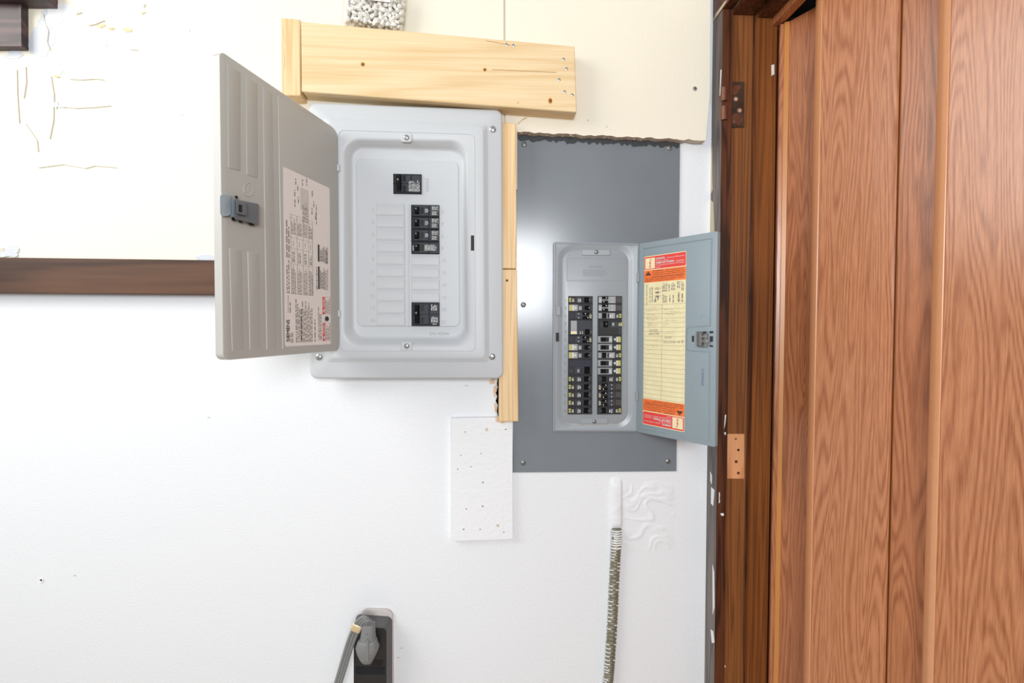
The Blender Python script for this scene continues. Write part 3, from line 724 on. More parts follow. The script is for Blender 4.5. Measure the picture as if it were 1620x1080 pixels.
# right hand column
for (a0, a1) in ((.345, .485), (.515, .62)):
    Q_(a0, a1, .70, .735, 3); D_(a0 + .005, a1 - .005, .75, .83, 4, int(a0 * 900), 3); D_(a0, a1, .84, .92, 4, int(a0 * 700), 4)
    for bb in (.74, .835, .93): b.quad(SF, bb * sw, a0 * sh, (bb + .008) * sw, a1 * sh, N0, 4)
D_(.34, .50, .655, .685, 1, 83, 3); D_(.51, .62, .88, .94, 2, 84, 4)
for (a0, a1, s) in ((.022, .135, 'DANGER'), (.190, .30, 'PELIGRO')):
    Q_(a0, a1, .80, .85, 2); T_(s, a0 + .045, .843, .04, 0, .055)
    b.add([SF.pt(.843 * sw, (a0 + .012) * sh, N0), SF.pt(.843 * sw, (a0 + .034) * sh, N0), SF.pt(.808 * sw, (a0 + .023) * sh, N0)], [(0, 1, 2)], 0)
    for bb in (.86, .975): b.quad(SF, bb * sw, a0 * sh, (bb + .008) * sw, a1 * sh, N0, 2)
    for a in (a0, a1): b.quad(SF, .86 * sw, a * sh, .983 * sw, (a + .0015) * sh, N0, 2)
    D_(a0 + .008, a1 - .008, .875, .965, 4, int(a0 * 999), 4)
D_(.03, .25, .69, .78, 3, 86, 4); D_(.02, .2, .60, .64, 1, 87, 4)
b.add([SF.pt((.905 + .05 * math.cos(t)) * sw, (.163 + .016 * math.sin(t)) * sh, N0) for t in [k * .5236 for k in range(12)]], [tuple(range(12))], 3)
b.add([SF.pt(.87 * sw, .15 * sh, N0), SF.pt(.84 * sw, .135 * sh, N0), SF.pt(.87 * sw, .158 * sh, N0)], [(0, 1, 2)], 3)
o = b.build('instruction_sheet', [M['paper'], M['ink_g'], M['red'], M['ink_k'], M['ink_g']], ldoor)
o['label'] = 'pale printed instruction sheet'

# ------------------------------------------------------------------ mid grey panel (right)
YG = -0.0035
GP = thing('electrical_panel', 'mid grey breaker panel full of breakers, its narrow door open to the right', 'electrical panel', P(944, 746, -.002))
gc = QC((817.5, 203), (1076.5, 214), (1070.5, 745.5), (811, 747.5))
gcov = MB().pslab(gc, -.0004, YG, 0, .5).build('cover', M['gpaint'], GP)
YH = YG - .006
rn = random.Random(21); tp, bt_ = [], []  # shade under the drywall lip painted as a strip, with dark paint streaks
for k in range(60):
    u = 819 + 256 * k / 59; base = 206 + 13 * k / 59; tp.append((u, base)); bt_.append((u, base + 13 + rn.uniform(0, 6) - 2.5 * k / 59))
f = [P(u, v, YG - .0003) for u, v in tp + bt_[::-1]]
MB().prism(f, [q + Vector((0, .0003, 0)) for q in f]).build('lip_shade_smear', [plain('lip_shade_overspray', (52, 55, 58), .6)], gcov)
fo = QC((875.5, 382.5), (1011, 385), (1008, 682.5), (874.5, 682))
to = QC((884, 388), (1001, 389), (999, 675.5), (882, 675)); ti = QC((889.5, 395), (994.5, 396), (993, 670), (888, 669.5))
gl = lambda c, r, y: [P(q[0], q[1], y) for q in rr(c, r, 8)]
YK = YG + .0005
b = MB(); b.loops([gl(fo, 3, YG + .0002), gl(fo, 3, YH + .001), gl(inset(fo, .8), 3, YH), gl(inset(fo, 2), 2.5, YH), gl(inset(fo, 2.6), 2.5, YH + .0016), gl(inset(fo, 3.4), 2.5, YH + .0018),
                   gl(inset(to, -1.5), 24, YH + .0018), gl(to, 22, YH + .0022), gl(inset(ti, -1), 21, YG - .001), gl(inset(ti, .6), 20, YG - .0006)], cap0=False)
frm = b.build('door_frame', M['gframe'], GP, smooth=40)
YQ = YG - .0019
b = MB(); b.loops([gl(ti, 19, YG - .0004), gl(inset(ti, .3), 19, YQ + .0004), gl(inset(ti, .9), 19, YQ)])
gdead = b.build('dead_front', M['gframe'], GP)
pxg = mmpx((900, 560), (990, 560), YQ) / 90
for (x0, x1, y0, y1, sv) in ((921, 965.5, 394.5, 404, 398.6), (918.5, 962, 661, 670.5, 666.5)):
    MB().pslab(rect(x0, y0, x1, y1), YQ + .0003, YQ - .0016, 1, .8).build('mounting_tab', M['gframe'], gdead)
    screw(GP, (x0 + x1) / 2, sv, YQ - .0017, .0047, 'dsteel', 1.1)
er = QC((896, 407), (987, 407.5), (987, 444), (896, 444.5))
b = MB(); b.loops([gl(er, 0, YQ + .0001), gl(inset(er, .4), 0, YQ - .0007), gl(inset(er, 1.2), 0, YQ - .0007), gl(inset(er, 1.6), 0, YQ + .0001)], cap0=False, cap1=False); b.build('knockout_outline', M['gframe'], gdead)
b = MB(); q = P(931, 423.5, YQ); b.text(LF, 'CAUTION', q.x, q.z, .0055, -YQ + .0004, 0, 0, .031)
for k in range(3): q0, q1 = P(922, 429 + k * 3.6, YQ), P(963, 427 + k * 3.6, YQ); b.dashes(LF, q0.x, q0.z, q1.x, q1.z, 1, -YQ + .0004, 0, 0, 5 + k, .9)
b.build('embossed_marking', plain('embossed_grey', (138, 143, 147), .5), gdead)['kind'] = 'stuff'
b = MB()
for k in range(15):
    s = str(2 * k + 1); q = P(893.2 - (1.2 if len(s) > 1 else 0), 476.8 + 12.5 * k, YQ); b.text(LF, s, q.x, q.z, .006, -YQ + .0003, 0, 0, .0042 if len(s) > 1 else None)
b.build('row_numbers', M['ink_n'], gdead)
for (u, v) in ((829, 228.5), (1059, 234), (828, 482), (827.5, 732), (1056.5, 729.5)): screw(GP, u, v, YG, .0060, 'dsteel', .9)
b = MB(); b.pslab(rect(879.5, 526, 884.5, 540), YH + .0025, YH + .0006, .5, .3); b.build('latch_slot', M['black'], GP)
b = MB(); b.pslab(rect(880, 484, 886.5, 499), YH + .003, YH - .0002, 1, .6); b.build('maker_plate', M['bkl'], GP)
for (u, y) in ((1009.5, 439), (1007.5, 627)):
    b = MB(); b.pslab(rect(u - 1.5, y - 7.5, u + 2, y + 7), YH + .003, YH - .003, .5, .5); b.build('hinge_tab', M['bkl'], GP)
# yellowed dirt along the bottom of the recess
b = MB(); rn = random.Random(3)
for k in range(80):
    t = rn.random(); u = 892 + t * 96; base = 671 + rn.uniform(-.6, 1.6)
    if t < .16: base -= (.16 - t) ** 2 * 480
    if t > .84: base -= (t - .84) ** 2 * 480
    q = P(u, base, YG - .0014 - .0002); r = rn.uniform(.0005, .0016)
    b.add([q + Vector((-r * 1.6, 0, -r * .5)), q + Vector((r * 1.6, 0, -r * .5)), q + Vector((r, 0, r * .5)), q + Vector((-r, -.0004, r * .5))], [(0, 1, 2, 3)])
o = b.build('dirt_line', M['dirt'], frm); o['kind'] = 'stuff'

QW = 38.3 * pxg; QH = 12.3 * pxg
def q_breaker(kind, mir):
    rows = 2 if kind[0] == 'D' else 1
    hh = QH * (rows * 1.015) - .0006
    X = lambda s: (s - .5) * QW * (-1 if mir else 1)
    bd, tg, pr = MB(), MB(), MB()
    def sl(bm, s0, s1, t0, t1, d0, d1, mat, bv=.0003):
        a, c = sorted((X(s0), X(s1))); bm.slab(LF, a, t0 * hh, c, t1 * hh, d0, d1, 0, bv, mat)
    def tog(s0, s1, t0, t1, d=.0035, lit=False):
        a, c = sorted((X(s0), X(s1))); a2, c2 = (a + (c - a) * .3, c) if not mir else (a, c - (c - a) * .3)
        if kind == 'x': pass
        lo = [LF.pt(a, t0 * hh, d), LF.pt(c, t0 * hh, d), LF.pt(c, t1 * hh, d), LF.pt(a, t1 * hh, d)]
        k = .12 * (t1 - t0)
        hi = [LF.pt(a2, (t0 + k) * hh, d + .0055), LF.pt(c2, (t0 + k) * hh, d + .0035), LF.pt(c2, (t1 - k) * hh, d + .0035), LF.pt(a2, (t1 - k) * hh, d + .0055)]
        tg.loops([lo, hi])
    def dash(s0, s1, t0, t1, n, seed, mat=0, d=.0038):
        a, c = sorted((X(s0), X(s1))); pr.dashes(LF, a, t0 * hh, c, t1 * hh, n, d, mat, 90, seed, .62)
    def yel(s0, s1, t0=-.26, t1=.26, d=.0032, dot=True):
        sl(pr, s0, s1, t0, t1, d - .0004, d, 1, .0001)
        if dot:
            cx = (s0 + s1) / 2; sl(pr, cx - .014, cx + .014, -.1, .1, d - .0002, d + .0002, 2, .0001)
    sl(bd, 0, 1, -.5, .5, -.001, .0022, 0, .0005)
    if kind in ('S', 'SL'):
        sl(bd, .0, .26, -.36, .36, .002, .0028, 0); sl(bd, .29, .98, -.36, .36, .002, .0036, 1 if kind == 'S' else 2)
        sl(bd, .535, .60, -.3, .3, .0034, .0038, 3, .0001)
        yel(.03, .115); dash(.15, .24, -.25, .25, 2, 3, 0, .0031); dash(.38, .45, -.3, .3, 2, 4, 0, .0040); dash(.46, .52, -.25, .25, 1, 5, 0, .0040)
        tog(.64, .84, -.34, .34); pr.slab(LF, X(.84) - .0006, -.0006, X(.84) + .0006, .0008, .0074, .0077, 0, .0001, 0)
    elif kind == 'G':
        if not mir: sl(bd, .02, .39, -.4, .4, .002, .0030, 2); sl(bd, .40, .98, -.40, .40, .002, .0036, 1)
        else:
            sl(bd, .02, .37, -.36, .36, .002, .0028, 1); sl(bd, .40, .99, -.43, .43, .002, .0036, 2); sl(bd, .44, .97, -.3, .3, .003, .0038, 1); sl(bd, .44, .53, -.3, .3, .0034, .0041, 2); sl(bd, .89, .97, -.3, .3, .0034, .0041, 2)
        yel(.05, .16, -.36, .36, dot=False); sl(pr, .17, .23, -.34, .34, .0028, .0032, 0, .0001)
        pr.add([LF.pt(X(.26), -.2 * hh, .0034), LF.pt(X(.35), 0, .0034), LF.pt(X(.26), .2 * hh, .0034)], [(0, 1, 2)])
        dash(.42, .54, -.26, .26, 3, 6, 0, .0042); sl(bd, .56, .64, -.3, .3, .0036, .0043, 3, .0001)
        tog(.66, .86, -.3, .3, .0038); pr.slab(LF, X(.83) - .0008, -.001, X(.83) + .0008, .001, .0076, .0079, 0, .0001, 0)
    elif kind in ('T', 'TL', 'TM'):
        lt = {'T': 1, 'TM': 1, 'TL': 2}[kind]
        sl(bd, .02, .25, -.36, .36, .002, .0027, 5 if kind != 'T' else 4); sl(bd, .27, .97, -.4, .4, .002, .0034, lt)
        sl(bd, .27, .56, -.43, .43, .003, .0038, 2 if kind == 'TL' else 1); 
        for t in (.25, -.25):
            tog(.58, .84, t - .17, t + .17, .0034)
            sl(pr, .40, .435, t - .06, t + .06, .0038, .0042, 0, .0001); sl(pr, .76 - (.1 if t > 0 else 0), .80 - (.1 if t > 0 else 0), t - .05, t + .07, .0088, .0092, 0, .0001)
        dash(.86, .95, -.3, .3, 2, 9, 0 if kind == 'TL' else 3, .0036)
    elif kind == 'D7':
        sl(bd, .03, .97, -.46, .46, .002, .0032, 1); sl(bd, .10, .35, -.32, .44, .003, .0036, 2); sl(pr, .10, .35, -.41, -.24, .0034, .0038, 3, .0001)
        dash(.46, .52, -.4, -.2, 1, 4, 0, .0040); dash(.56, .60, -.4, -.2, 1, 5, 0, .004); sl(bd, .62, .67, -.42, -.14, .003, .0037, 3, .0001); tog(.69, .86, -.44, -.1)
        sl(pr, .92, .94, -.3, -.26, .0034, .0038, 0, .0001)
    elif kind == 'D8':
        sl(bd, .02, .90, -.44, .36, .002, .0030, 1); sl(bd, .17, .89, -.42, .0, .003, .0034, 0)
        yel(.0, .06, .1, .32, .0036, False); dash(.07, .15, .12, .32, 2, 3, 3, .0036); dash(.32, .42, .12, .34, 2, 4, 0, .0040); sl(bd, .46, .55, .08, .36, .003, .0037, 3, .0001)
        tog(.58, .78, .02, .40)
        sl(pr, .66, .68, .2, .26, .0088, .0092, 0, .0001)
    elif kind == 'D17':
        sl(bd, .04, .97, .02, .44, .002, .0032, 4); sl(bd, .28, .97, -.42, .02, .002, .003, 1); sl(bd, .06, .2, -.36, -.14, .002, .003, 1)
        sl(bd, .38, .46, -.34, -.14, .003, .0036, 2); sl(bd, .53, .60, -.38, -.06, .003, .0037, 3, .0001); tog(.66, .88, -.42, .02)
    return (bd.mesh('circuit_breaker', [M['bq'], M['bkg'], M['bkl'], M['black'], M['bkblue'], M['bkbrown']]),
            tg.mesh('toggle', [M['bkd']]), pr.mesh('printed_label', [M['ink_w'], M['yellow'], M['ink_k'], M['oldpaper']]))
qm = {}
def q_place(kind, mir, u, v, label=None):
    if (kind, mir) not in qm: qm[(kind, mir)] = q_breaker(kind, mir)
    ms_ = qm[(kind, mir)]
    o = place('circuit_breaker', ms_[0], P(u, v, YQ), GP)
    if label: o['label'] = label
    for nm, me in zip(('toggle', 'printed_label'), ms_[1:]):
        if len(me.polygons):
            c = bpy.data.objects.new(nm, me); C.objects.link(c); c.parent = o
ry = lambda k: 474.4 + 12.46 * k
for side, (us, cols) in enumerate((((918.2, 917.4), ['S', 'G', 'T', 'D7', None, 'T', 'G', 'G', 'D17', None, 'S', 'S', 'S', 'S', 'S']),
                                   ((964.6, 963.6), ['TL', 'TL', 'SL', 'D8', None, 'G', 'G', 'SL', 'G', 'G', 'S', 'TM', 'TM', 'TM', 'S']))):
    for k, kd in enumerate(cols):
        if kd is None: continue
        v = ry(k + (.5 if kd[0] == 'D' else 0))
        lab = {'D7': 'double breaker with a grey patch on its face', 'D17': 'double breaker with a blank upper half', 'D8': 'double breaker with its toggle high', 'TL': None}.get(kd)
        q_place(kd, bool(side), us[0] + (us[1] - us[0]) * k / 14, v, lab)
# open door of the grey panel
hg_ = P(1010, 530, YH - .001); Wg = 131 * pxg; best = None
for k in range(200, 1300):
    a = math.radians(k / 10); e = hg_ + Vector((math.cos(a), -math.sin(a), 0)) * Wg; q = e - CAM
    px = 810 + FPX * q.dot(_R) / q.dot(_F)
    if best is None or abs(px - 1132.5) < best[0]: best = (abs(px - 1132.5), a)
GA = best[1]
GD = Plane((hg_.x, hg_.y, 0), (math.cos(GA), -math.sin(GA), 0), (0, 0, 1))
L = lambda c, r, off, n=4: [GD.px(q[0], q[1], off) for q in rr(c, r, n)]
gdc = QC((1011, 385.5), (1135, 365.5), (1130.5, 707), (1007.5, 683))
b = MB()
b.loops([[q - GD.n * .010 for q in L(gdc, 1.5, 0)], [q - GD.n * .0005 for q in L(gdc, 1.5, 0)], L(inset(gdc, .5), 1.2, 0)])
# pressed bead: follows the border and steps in round the latch
ring = [(1015.5, 391.5), (1127, 375), (1124.6, 516), (1090, 518), (1088, 521), (1087.5, 549), (1089, 552.5), (1124, 555), (1122.5, 697.5), (1012.5, 677.5)]
ins = [(1018, 394), (1124.5, 378), (1122.2, 513.5), (1089, 515.5), (1085.6, 520), (1085, 550.5), (1088, 555), (1121.6, 557.5), (1120, 694), (1014.8, 675)]
n = len(ring)
p0 = [GD.px(*q, 0.0001) for q in ring]; p1 = [GD.px(ring[i][0] * .65 + ins[i][0] * .35, ring[i][1] * .65 + ins[i][1] * .35, .0014) for i in range(n)]; p2 = [GD.px(ring[i][0] * .35 + ins[i][0] * .65, ring[i][1] * .35 + ins[i][1] * .65, .0014) for i in range(n)]; p3 = [GD.px(*q, 0.0001) for q in ins]
b.loops([p0, p1, p2, p3], cap0=False, cap1=False)
rc = [GD.px(1114.5 + 6 * math.cos(t * math.pi / 10), 504 + 7.5 * math.sin(t * math.pi / 10), 0) for t in range(21)]; b.tube(rc, .0005, 5)
gdoor = b.build('door', M['gdoor'], GP, smooth=50)
b = MB(); zz = [GD.px(1092.5 + .3 * k, 583 + 0, 0) for k in range(1)]
G3 = lambda bb, c, o0, o1, r=0, mat=0: bb.loops([L(c, r, o0), L(c, r, o1 - .0006), L(inset(c, .4), r * .8 if r else 0, o1)], mat)
b = MB(); G3(b, [(1102.5, 524), (1119, 524.5), (1119, 549), (1102.5, 548)], .0003, .005, 1); G3(b, [(1104, 526), (1110, 526), (1110, 547), (1104, 546)], .004, .010, 1)
b.build('latch_body', M['dsteel'], gdoor)
b = MB(); G3(b, [(1108.5, 530.5), (1118.5, 530.5), (1118.5, 534), (1108.5, 534)], .0048, .008); G3(b, [(1108.5, 537.5), (1121, 537.5), (1121, 541.5), (1108.5, 541.5)], .0048, .009)
b.build('latch_spring', M['steel'], gdoor)
b = MB(); 
for c in ([(1094.5, 531), (1098, 531), (1098, 540.5), (1094.5, 540.5)], [(1123, 531.5), (1128, 531.5), (1128, 540.5), (1123, 540.5)], [(1122.5, 523.5), (1128.5, 523.5), (1128.5, 527), (1122.5, 527)], [(1122.5, 545.5), (1128, 546), (1128, 549), (1122.5, 548.5)], [(1112, 524), (1117.5, 524), (1117.5, 528), (1112, 528)]): G3(b, c, .0002, .0008 if c[0][1] != 524 else .0054)
b.build('latch_slot', M['slot'], gdoor)
st_ = GD.px(1110, 583, .0004); GF = Plane_fixed(st_, GD.u, (0, 0, 1), GD.n)
b = MB(); b.text(GF, 'L10X6622', 0, 0, .0058, 0, 0, -math.pi / 2, .0345); b.build('stamped_number', M['ink_b'], gdoor)
# label on that door
sc_ = QC((1021, 405.5), (1086.5, 397), (1081.5, 683.5), (1015.5, 670))
S = [GD.px(*q, .0004) for q in sc_]
u0 = (S[0] - GD.o).dot(GD.u) * .5 + (S[3] - GD.o).dot(GD.u) * .5; u1 = ((S[1] - GD.o).dot(GD.u) + (S[2] - GD.o).dot(GD.u)) / 2
zt2 = (S[0].z + S[1].z) / 2; zb2 = (S[2].z + S[3].z) / 2; sw, sh = u1 - u0, zt2 - zb2
SG = Plane_fixed(GD.o + GD.u * u0 + Vector((0, 0, zb2)), GD.u, (0, 0, 1), GD.n)
b = MB(); b.slab(SG, 0, 0, sw, sh, .0001, .0005, .0022, .0001); N0 = .0007
def Qg(x0, x1, y0, y1, mat, n=None): b.quad(SG, x0 * sw, y0 * sh, x1 * sw, y1 * sh, n or N0, mat)
class Rot:                            # the lower bands repeat the upper ones upside down
    def __init__(s, flip): s.f = flip
    def pt(s, u, v, n): return SG.pt(sw - u, sh - v, n) if s.f else SG.pt(u, v, n)
for flip in (False, True):
    R_ = Rot(flip); t = 1.0
    b.slab(R_, .006 * sw, sh * .921, sw * .994, sh * .996, .0004, .00062, .002, .00005, 1)
    b.quad(R_, 0, sh * .845, sw, sh * .916, .00062, 2)
    b.quad(R_, sw * .03, sh * .926, sw * .27, sh * .988, .0007, 0)
    # lightning mark
    q = [(.165, .983), (.125, .957), (.150, .957), (.140, .938), (.118, .944), (.150, .929), (.172, .942), (.155, .940), (.172, .963), (.146, .963), (.185, .983)]
    b.prism([R_.pt(x_ * sw, y_ * sh, .0009) for x_, y_ in q], [R_.pt(x_ * sw, y_ * sh, .0007) for x_, y_ in q], 1)
    def tx(s, x_, y_, h, mat, width=None): b.text(R_, s, x_ * sw, y_ * sh, h * sh, .0009, mat, 0, None if width is None else width * sw)
    [tx('DANGER', .29 + q_, .974, .0115, 3, .22) for q_ in (0, .004, .008)]; tx('Hazard of Electrical', .56, .974, .0085, 3, .40)
    tx('Shock or Burn', .29, .963, .008, 3, .30); [tx('TURN OFF POWER', .29 + q_, .949, .0115, 3, .44) for q_ in (0, .004, .008)]; tx('Supplying', .77, .950, .008, 3, .19)
    tx('This Equipment Before Working', .29, .938, .008, 3, .66); tx('Inside', .29, .927, .008, 3, .11)
    b.add([R_.pt(.03 * sw, .886 * sh, .0008), R_.pt(.18 * sw, .886 * sh, .0008), R_.pt(.105 * sw, .912 * sh, .0008)], [(0, 1, 2)], 4)
    tx('!', .093, .888, .016, 2)
    tx('WARNING', .22, .9055, .0085, 4, .26); tx('This equipment is', .53, .906, .007, 4, .42)
    for i, s in enumerate(('Designed and Tested by Square D', 'to Performance Levels Which Exceed', 'Underwriters Laboratories Standards.')): tx(s, .21, .895 - i * .0105, .007, 4, .76)
    for i, s in enumerate(('Use of Other Than Square D Circuit Breakers', 'May Adversely Affect Load Safety, Impair', 'Reliability and Void the Warranty.')): tx(s, .03, .868 - i * .009, .0065, 4, .92 - .22 * (i == 2))
# cream middle: technical block (rows upwards), then the circuit list
def tv(s, x_, y_, h, width, mat=4): b.text(SG, s, x_ * sw, y_ * sh, h * sw, N0, mat, math.pi / 2, width * sh)
tv('QO LOAD CENTER COVER', .09, .715, .04, .12, 5); tv('CAT. NO. QOC30U', .18, .725, .05, .09, 5)
b.dashes(SG, .2 * sw, .73 * sh, .225 * sw, .84 * sh, 1, N0, 5, 90, 3, .8)
for i in range(3):
    Qg(.30, .38, .80 + i * -.0225, .811 + i * -.0225, 5)
    for xx in (.28, .41): Qg(xx, xx + .008, .80 - i * .0225, .812 - i * .0225, 5)
Qg(.31, .37, .803, .808, 0, N0 + .0001); tv('L', .36, .785, .02, .004, 5)
for i, (x0, x1, y0, y1, nn) in enumerate(((.45, .58, .785, .838, 4), (.60, .64, .785, .838, 1), (.66, .76, .79, .838, 3), (.80, .88, .80, .838, 2), (.90, .96, .785, .838, 2),
                                          (.46, .58, .722, .772, 4), (.62, .66, .725, .772, 1), (.70, .74, .72, .775, 1), (.27, .31, .728, .765, 1), (.33, .38, .74, .768, 1), (.82, .86, .725, .765, 1), (.9, .95, .722, .77, 1))):
    b.dashes(SG, x0 * sw, y0 * sh, x1 * sw, y1 * sh, nn, N0, 5, 90, 100 + i, .55)
tv('SQUARE D COMPANY', .87, .722, .045, .055, 4)
ringp = [SG.pt((.285 + .03 * math.cos(t)) * sw, (.735 + .0075 * math.sin(t)) * sh, N0) for t in [k * .628 for k in range(10)]]
ring2 = [SG.pt((.285 + .02 * math.cos(t)) * sw, (.735 + .005 * math.sin(t)) * sh, N0) for t in [k * .628 for k in range(10)]]
b.add(ringp + ring2, [(k, (k + 1) % 10, 10 + (k + 1) % 10, 10 + k) for k in range(10)], 5)
y = .712
for k in range(22):
    Qg(.0, 1.0, y, y + .0012, 5); Qg(.02, .035, y + .008, y + .0105, 5); Qg(.95, .965, y + .008, y + .0105, 5); y -= .0262
Qg(.455, .46, .16, .712, 5)
rn = random.Random(11)
def scribble(x0, x1, y, h, seed):
    q = random.Random(seed); a = x0; prev = None
    while a < x1:
        yy = y + q.uniform(-.1, 1) * h
        if prev and q.random() > .12:
            p_, c_ = prev, (a, yy); t = .0017
            b.add([SG.pt(p_[0] * sw - t * .1, p_[1] * sh - t * .15, N0), SG.pt(c_[0] * sw - t * .1, c_[1] * sh - t * .15, N0), SG.pt(c_[0] * sw + t * .1, c_[1] * sh + t * .15, N0), SG.pt(p_[0] * sw + t * .1, p_[1] * sh + t * .15, N0)], [(0, 1, 2, 3)], 5)
        prev = (a, yy); a += q.uniform(.012, .022)
for i, (x0, x1, yy) in enumerate(((.08, .34, .692), (.06, .36, .676), (.5, .72, .678), (.62, .88, .664), (.08, .32, .65), (.06, .42, .636), (.52, .78, .650), (.08, .34, .622), (.52, .86, .616),
                                  (.1, .24, .598), (.1, .34, .588), (.5, .62, .590), (.7, .88, .575), (.5, .74, .545), (.1, .4, .50), (.1, .42, .468))): scribble(x0, x1, yy, .010, 200 + i)
b.text(SG, 'WATER', .14 * sw, .555 * sh, .012 * sh, N0, 5, .06, .22 * sw); b.text(SG, 'HEATER', .12 * sw, .535 * sh, .013 * sh, N0, 5, .05, .28 * sw)
b.text(SG, 'Dryer', .53 * sw, .518 * sh, .012 * sh, N0, 5, .05, .17 * sw); b.text(SG, 'Kitchen # 8', .50 * sw, .489 * sh, .013 * sh, N0, 5, .05, .46 * sw)
o = b.build('circuit_label', [M['oldpaper'], M['red'], M['orange'], M['ink_w'], M['ink_k'], M['ink_g']], gdoor)
o['label'] = 'aged circuit list with red and orange warning bands'

# ------------------------------------------------------------------ timber
def timber(name, label, cat, c, y0, y1, mat, org, r=1.5, grp=None):
    b = MB(); b.pslab(c, y0, y1, r, 1.2)
    return tag(b.build(name, M[mat], origin=org), label, cat, grp)
YT = -0.0605
brd = timber('wooden_board', 'wide pine board nailed across the cream wall above the light grey panel', 'board',
             QC((476, 34), (909, 73.3), (912.5, 177.5), (477, 144.5)), YC - .0004, YT, 'pine', P(690, 110, YC))
pg = timber('wooden_upright', 'short pine upright at the left end of the wide pine board', 'wooden upright',
            QC((444.8, 28), (474.8, 30.5), (475.5, 151), (445.5, 151)), YC - .0004, YT + .001, 'pinev', P(460, 90, YC))
up1 = timber('wooden_upright', 'upper pine upright between the two panels, ending just under the wide board', 'wooden upright',
             QC((790, 193.5), (816.5, 195), (817.5, 425), (790.5, 424.5)), YC - .0006, -.0405, 'pinev', P(805, 300, YC))
up2 = timber('wooden_upright', 'lower pine upright between the two panels, its foot over the white patch board', 'wooden upright',
             QC((790.5, 426), (818, 426), (820, 666.5), (789, 667)), -.0127, -.040, 'pinev', P(805, 550, -.0127))
def nail(parent, u, v, y, r=.0032, mat='steel'):
    fr = Plane_fixed(P(u, v, y)); b = MB(); b.disc(fr, 0, 0, [(r, -.0004), (r, .0005), (r * .6, .0011)], 9); b.disc(fr, 0, 0, [(r * .3, .001), (r * .28, .0013)], 6, 1)
    b.build('nail', [M[mat], M['slot']], parent)
for (u, v) in ((801, 70.5), (812, 72), (891.5, 93.7), (896, 108.7), (884.3, 126), (893, 145), (905, 150.2)): nail(brd, u, v, YT)
nail(up2, 802, 443.5, -.040, .0026, 'slot')
def knot(parent, u, v, y, r, ry_=1.0):
    fr = Plane_fixed(P(u, v, y), (1, 0, 0), (0, 0, ry_)); b = MB()
    b.disc(fr, 0, 0, [(r * 1.7, -.0004), (r * 1.6, .00012)], 12, 0); b.disc(fr, 0, 0, [(r, .0001), (r * .95, .0002)], 12, 1); b.disc(fr, r * .1, 0, [(r * .4, .0002), (r * .35, .00028)], 8, 2)
    b.build('knot', [plain('knot_halo', (236, 196, 132), .55), M['knot'], M['casing2']], parent)
knot(brd, 574, 102, YT, .0042); knot(brd, 767, 110.5, YT, .0036); knot(brd, 870.5, 159.5, YT, .0042, 1.35); knot(brd, 819.5, 162.5, YT, .0012)
kb = P(585, 154.5, -.045); fr = Plane_fixed((kb.x, -.045, P(585, 152.6, YT).z - .0006), (1, 0, 0), (0, 1, 0), (0, 0, -1))
# split lines in the timber
def split(parent, pts, y, wd=.7):
    up = [(u, v - wd / 2) for u, v in pts]; dn = [(u + .3, v + wd / 2) for u, v in pts]
    f = [P(u, v, y - .00015) for u, v in up + dn[::-1]]; MB().prism(f, [q + Vector((0, .0003, 0)) for q in f]).build('split', M['knot'], parent)
split(brd, [(778, 110), (800, 111), (830, 112.5), (880, 114.5)], YT); split(brd, [(768, 61), (769, 64.5), (790, 68), (808, 71.5)], YT)
split(pg, [(447, 47), (449.5, 60), (450.5, 66)], YT + .001); split(pg, [(449.5, 78), (450.5, 95), (450, 109)], YT + .001)
# loose splinter under the board
b = MB(); b.tube([P(819, 196, YC - .001), P(826, 189, YC - .003), P(833, 185, YC - .006)], .0008, 5)
tag(b.build('splinter', M['pinev'], origin=P(826, 189, YC)), 'thin pine splinter under the right end of the wide board', 'splinter')
# white patch board
b = MB(); c = [(713.5, 661), (740, 660.5), (775, 660), (788, 660), (810.8, 666), (811, 753), (811.5, 852.5), (790, 853.5), (755, 854.5), (730, 855.5), (715.5, 855), (713.8, 850)]
f = [P(u, v, -.012) for u, v in c]; e = [q + Vector((0, .0116, 0)) for q in f]; fi = [q.lerp(sum(f, Vector()) / len(f), .006) + Vector((0, 0, 0)) for q in f]
b.loops([e, [q + Vector((0, .0009, 0)) for q in f], fi])
pb = tag(b.build('patch_board', M['white2'], origin=P(762, 855, 0)), 'white-painted patch board on the white wall below the lower pine upright', 'board')
for (u, v, r) in ((770, 679.5, 3), (800, 679, 1.1), (736, 683, 1), (729, 720, .9), (761, 717, .9), (745, 738, .9), (764, 763, 1.2), (763.5, 800.5, 1.2), (738, 805, 1), (787.5, 831, 2.8), (733.5, 837, 1.2), (759.5, 837, 1), (797, 841.5, 1), (724, 742, .9)):
    fr = Plane_fixed(P(u, v, -.012)); b = MB(); b.disc(fr, 0, 0, [(r * .0013, -.0006), (r * .0013, .0002)] if r < 2 else [(r * .0013, -.0006), (r * .0012, .0006), (r * .0006, .0003)], 8)
    b.build('nail_hole' if r < 2 else 'filled_hole', M['slot' if r < 2 else 'plaster'], pb)

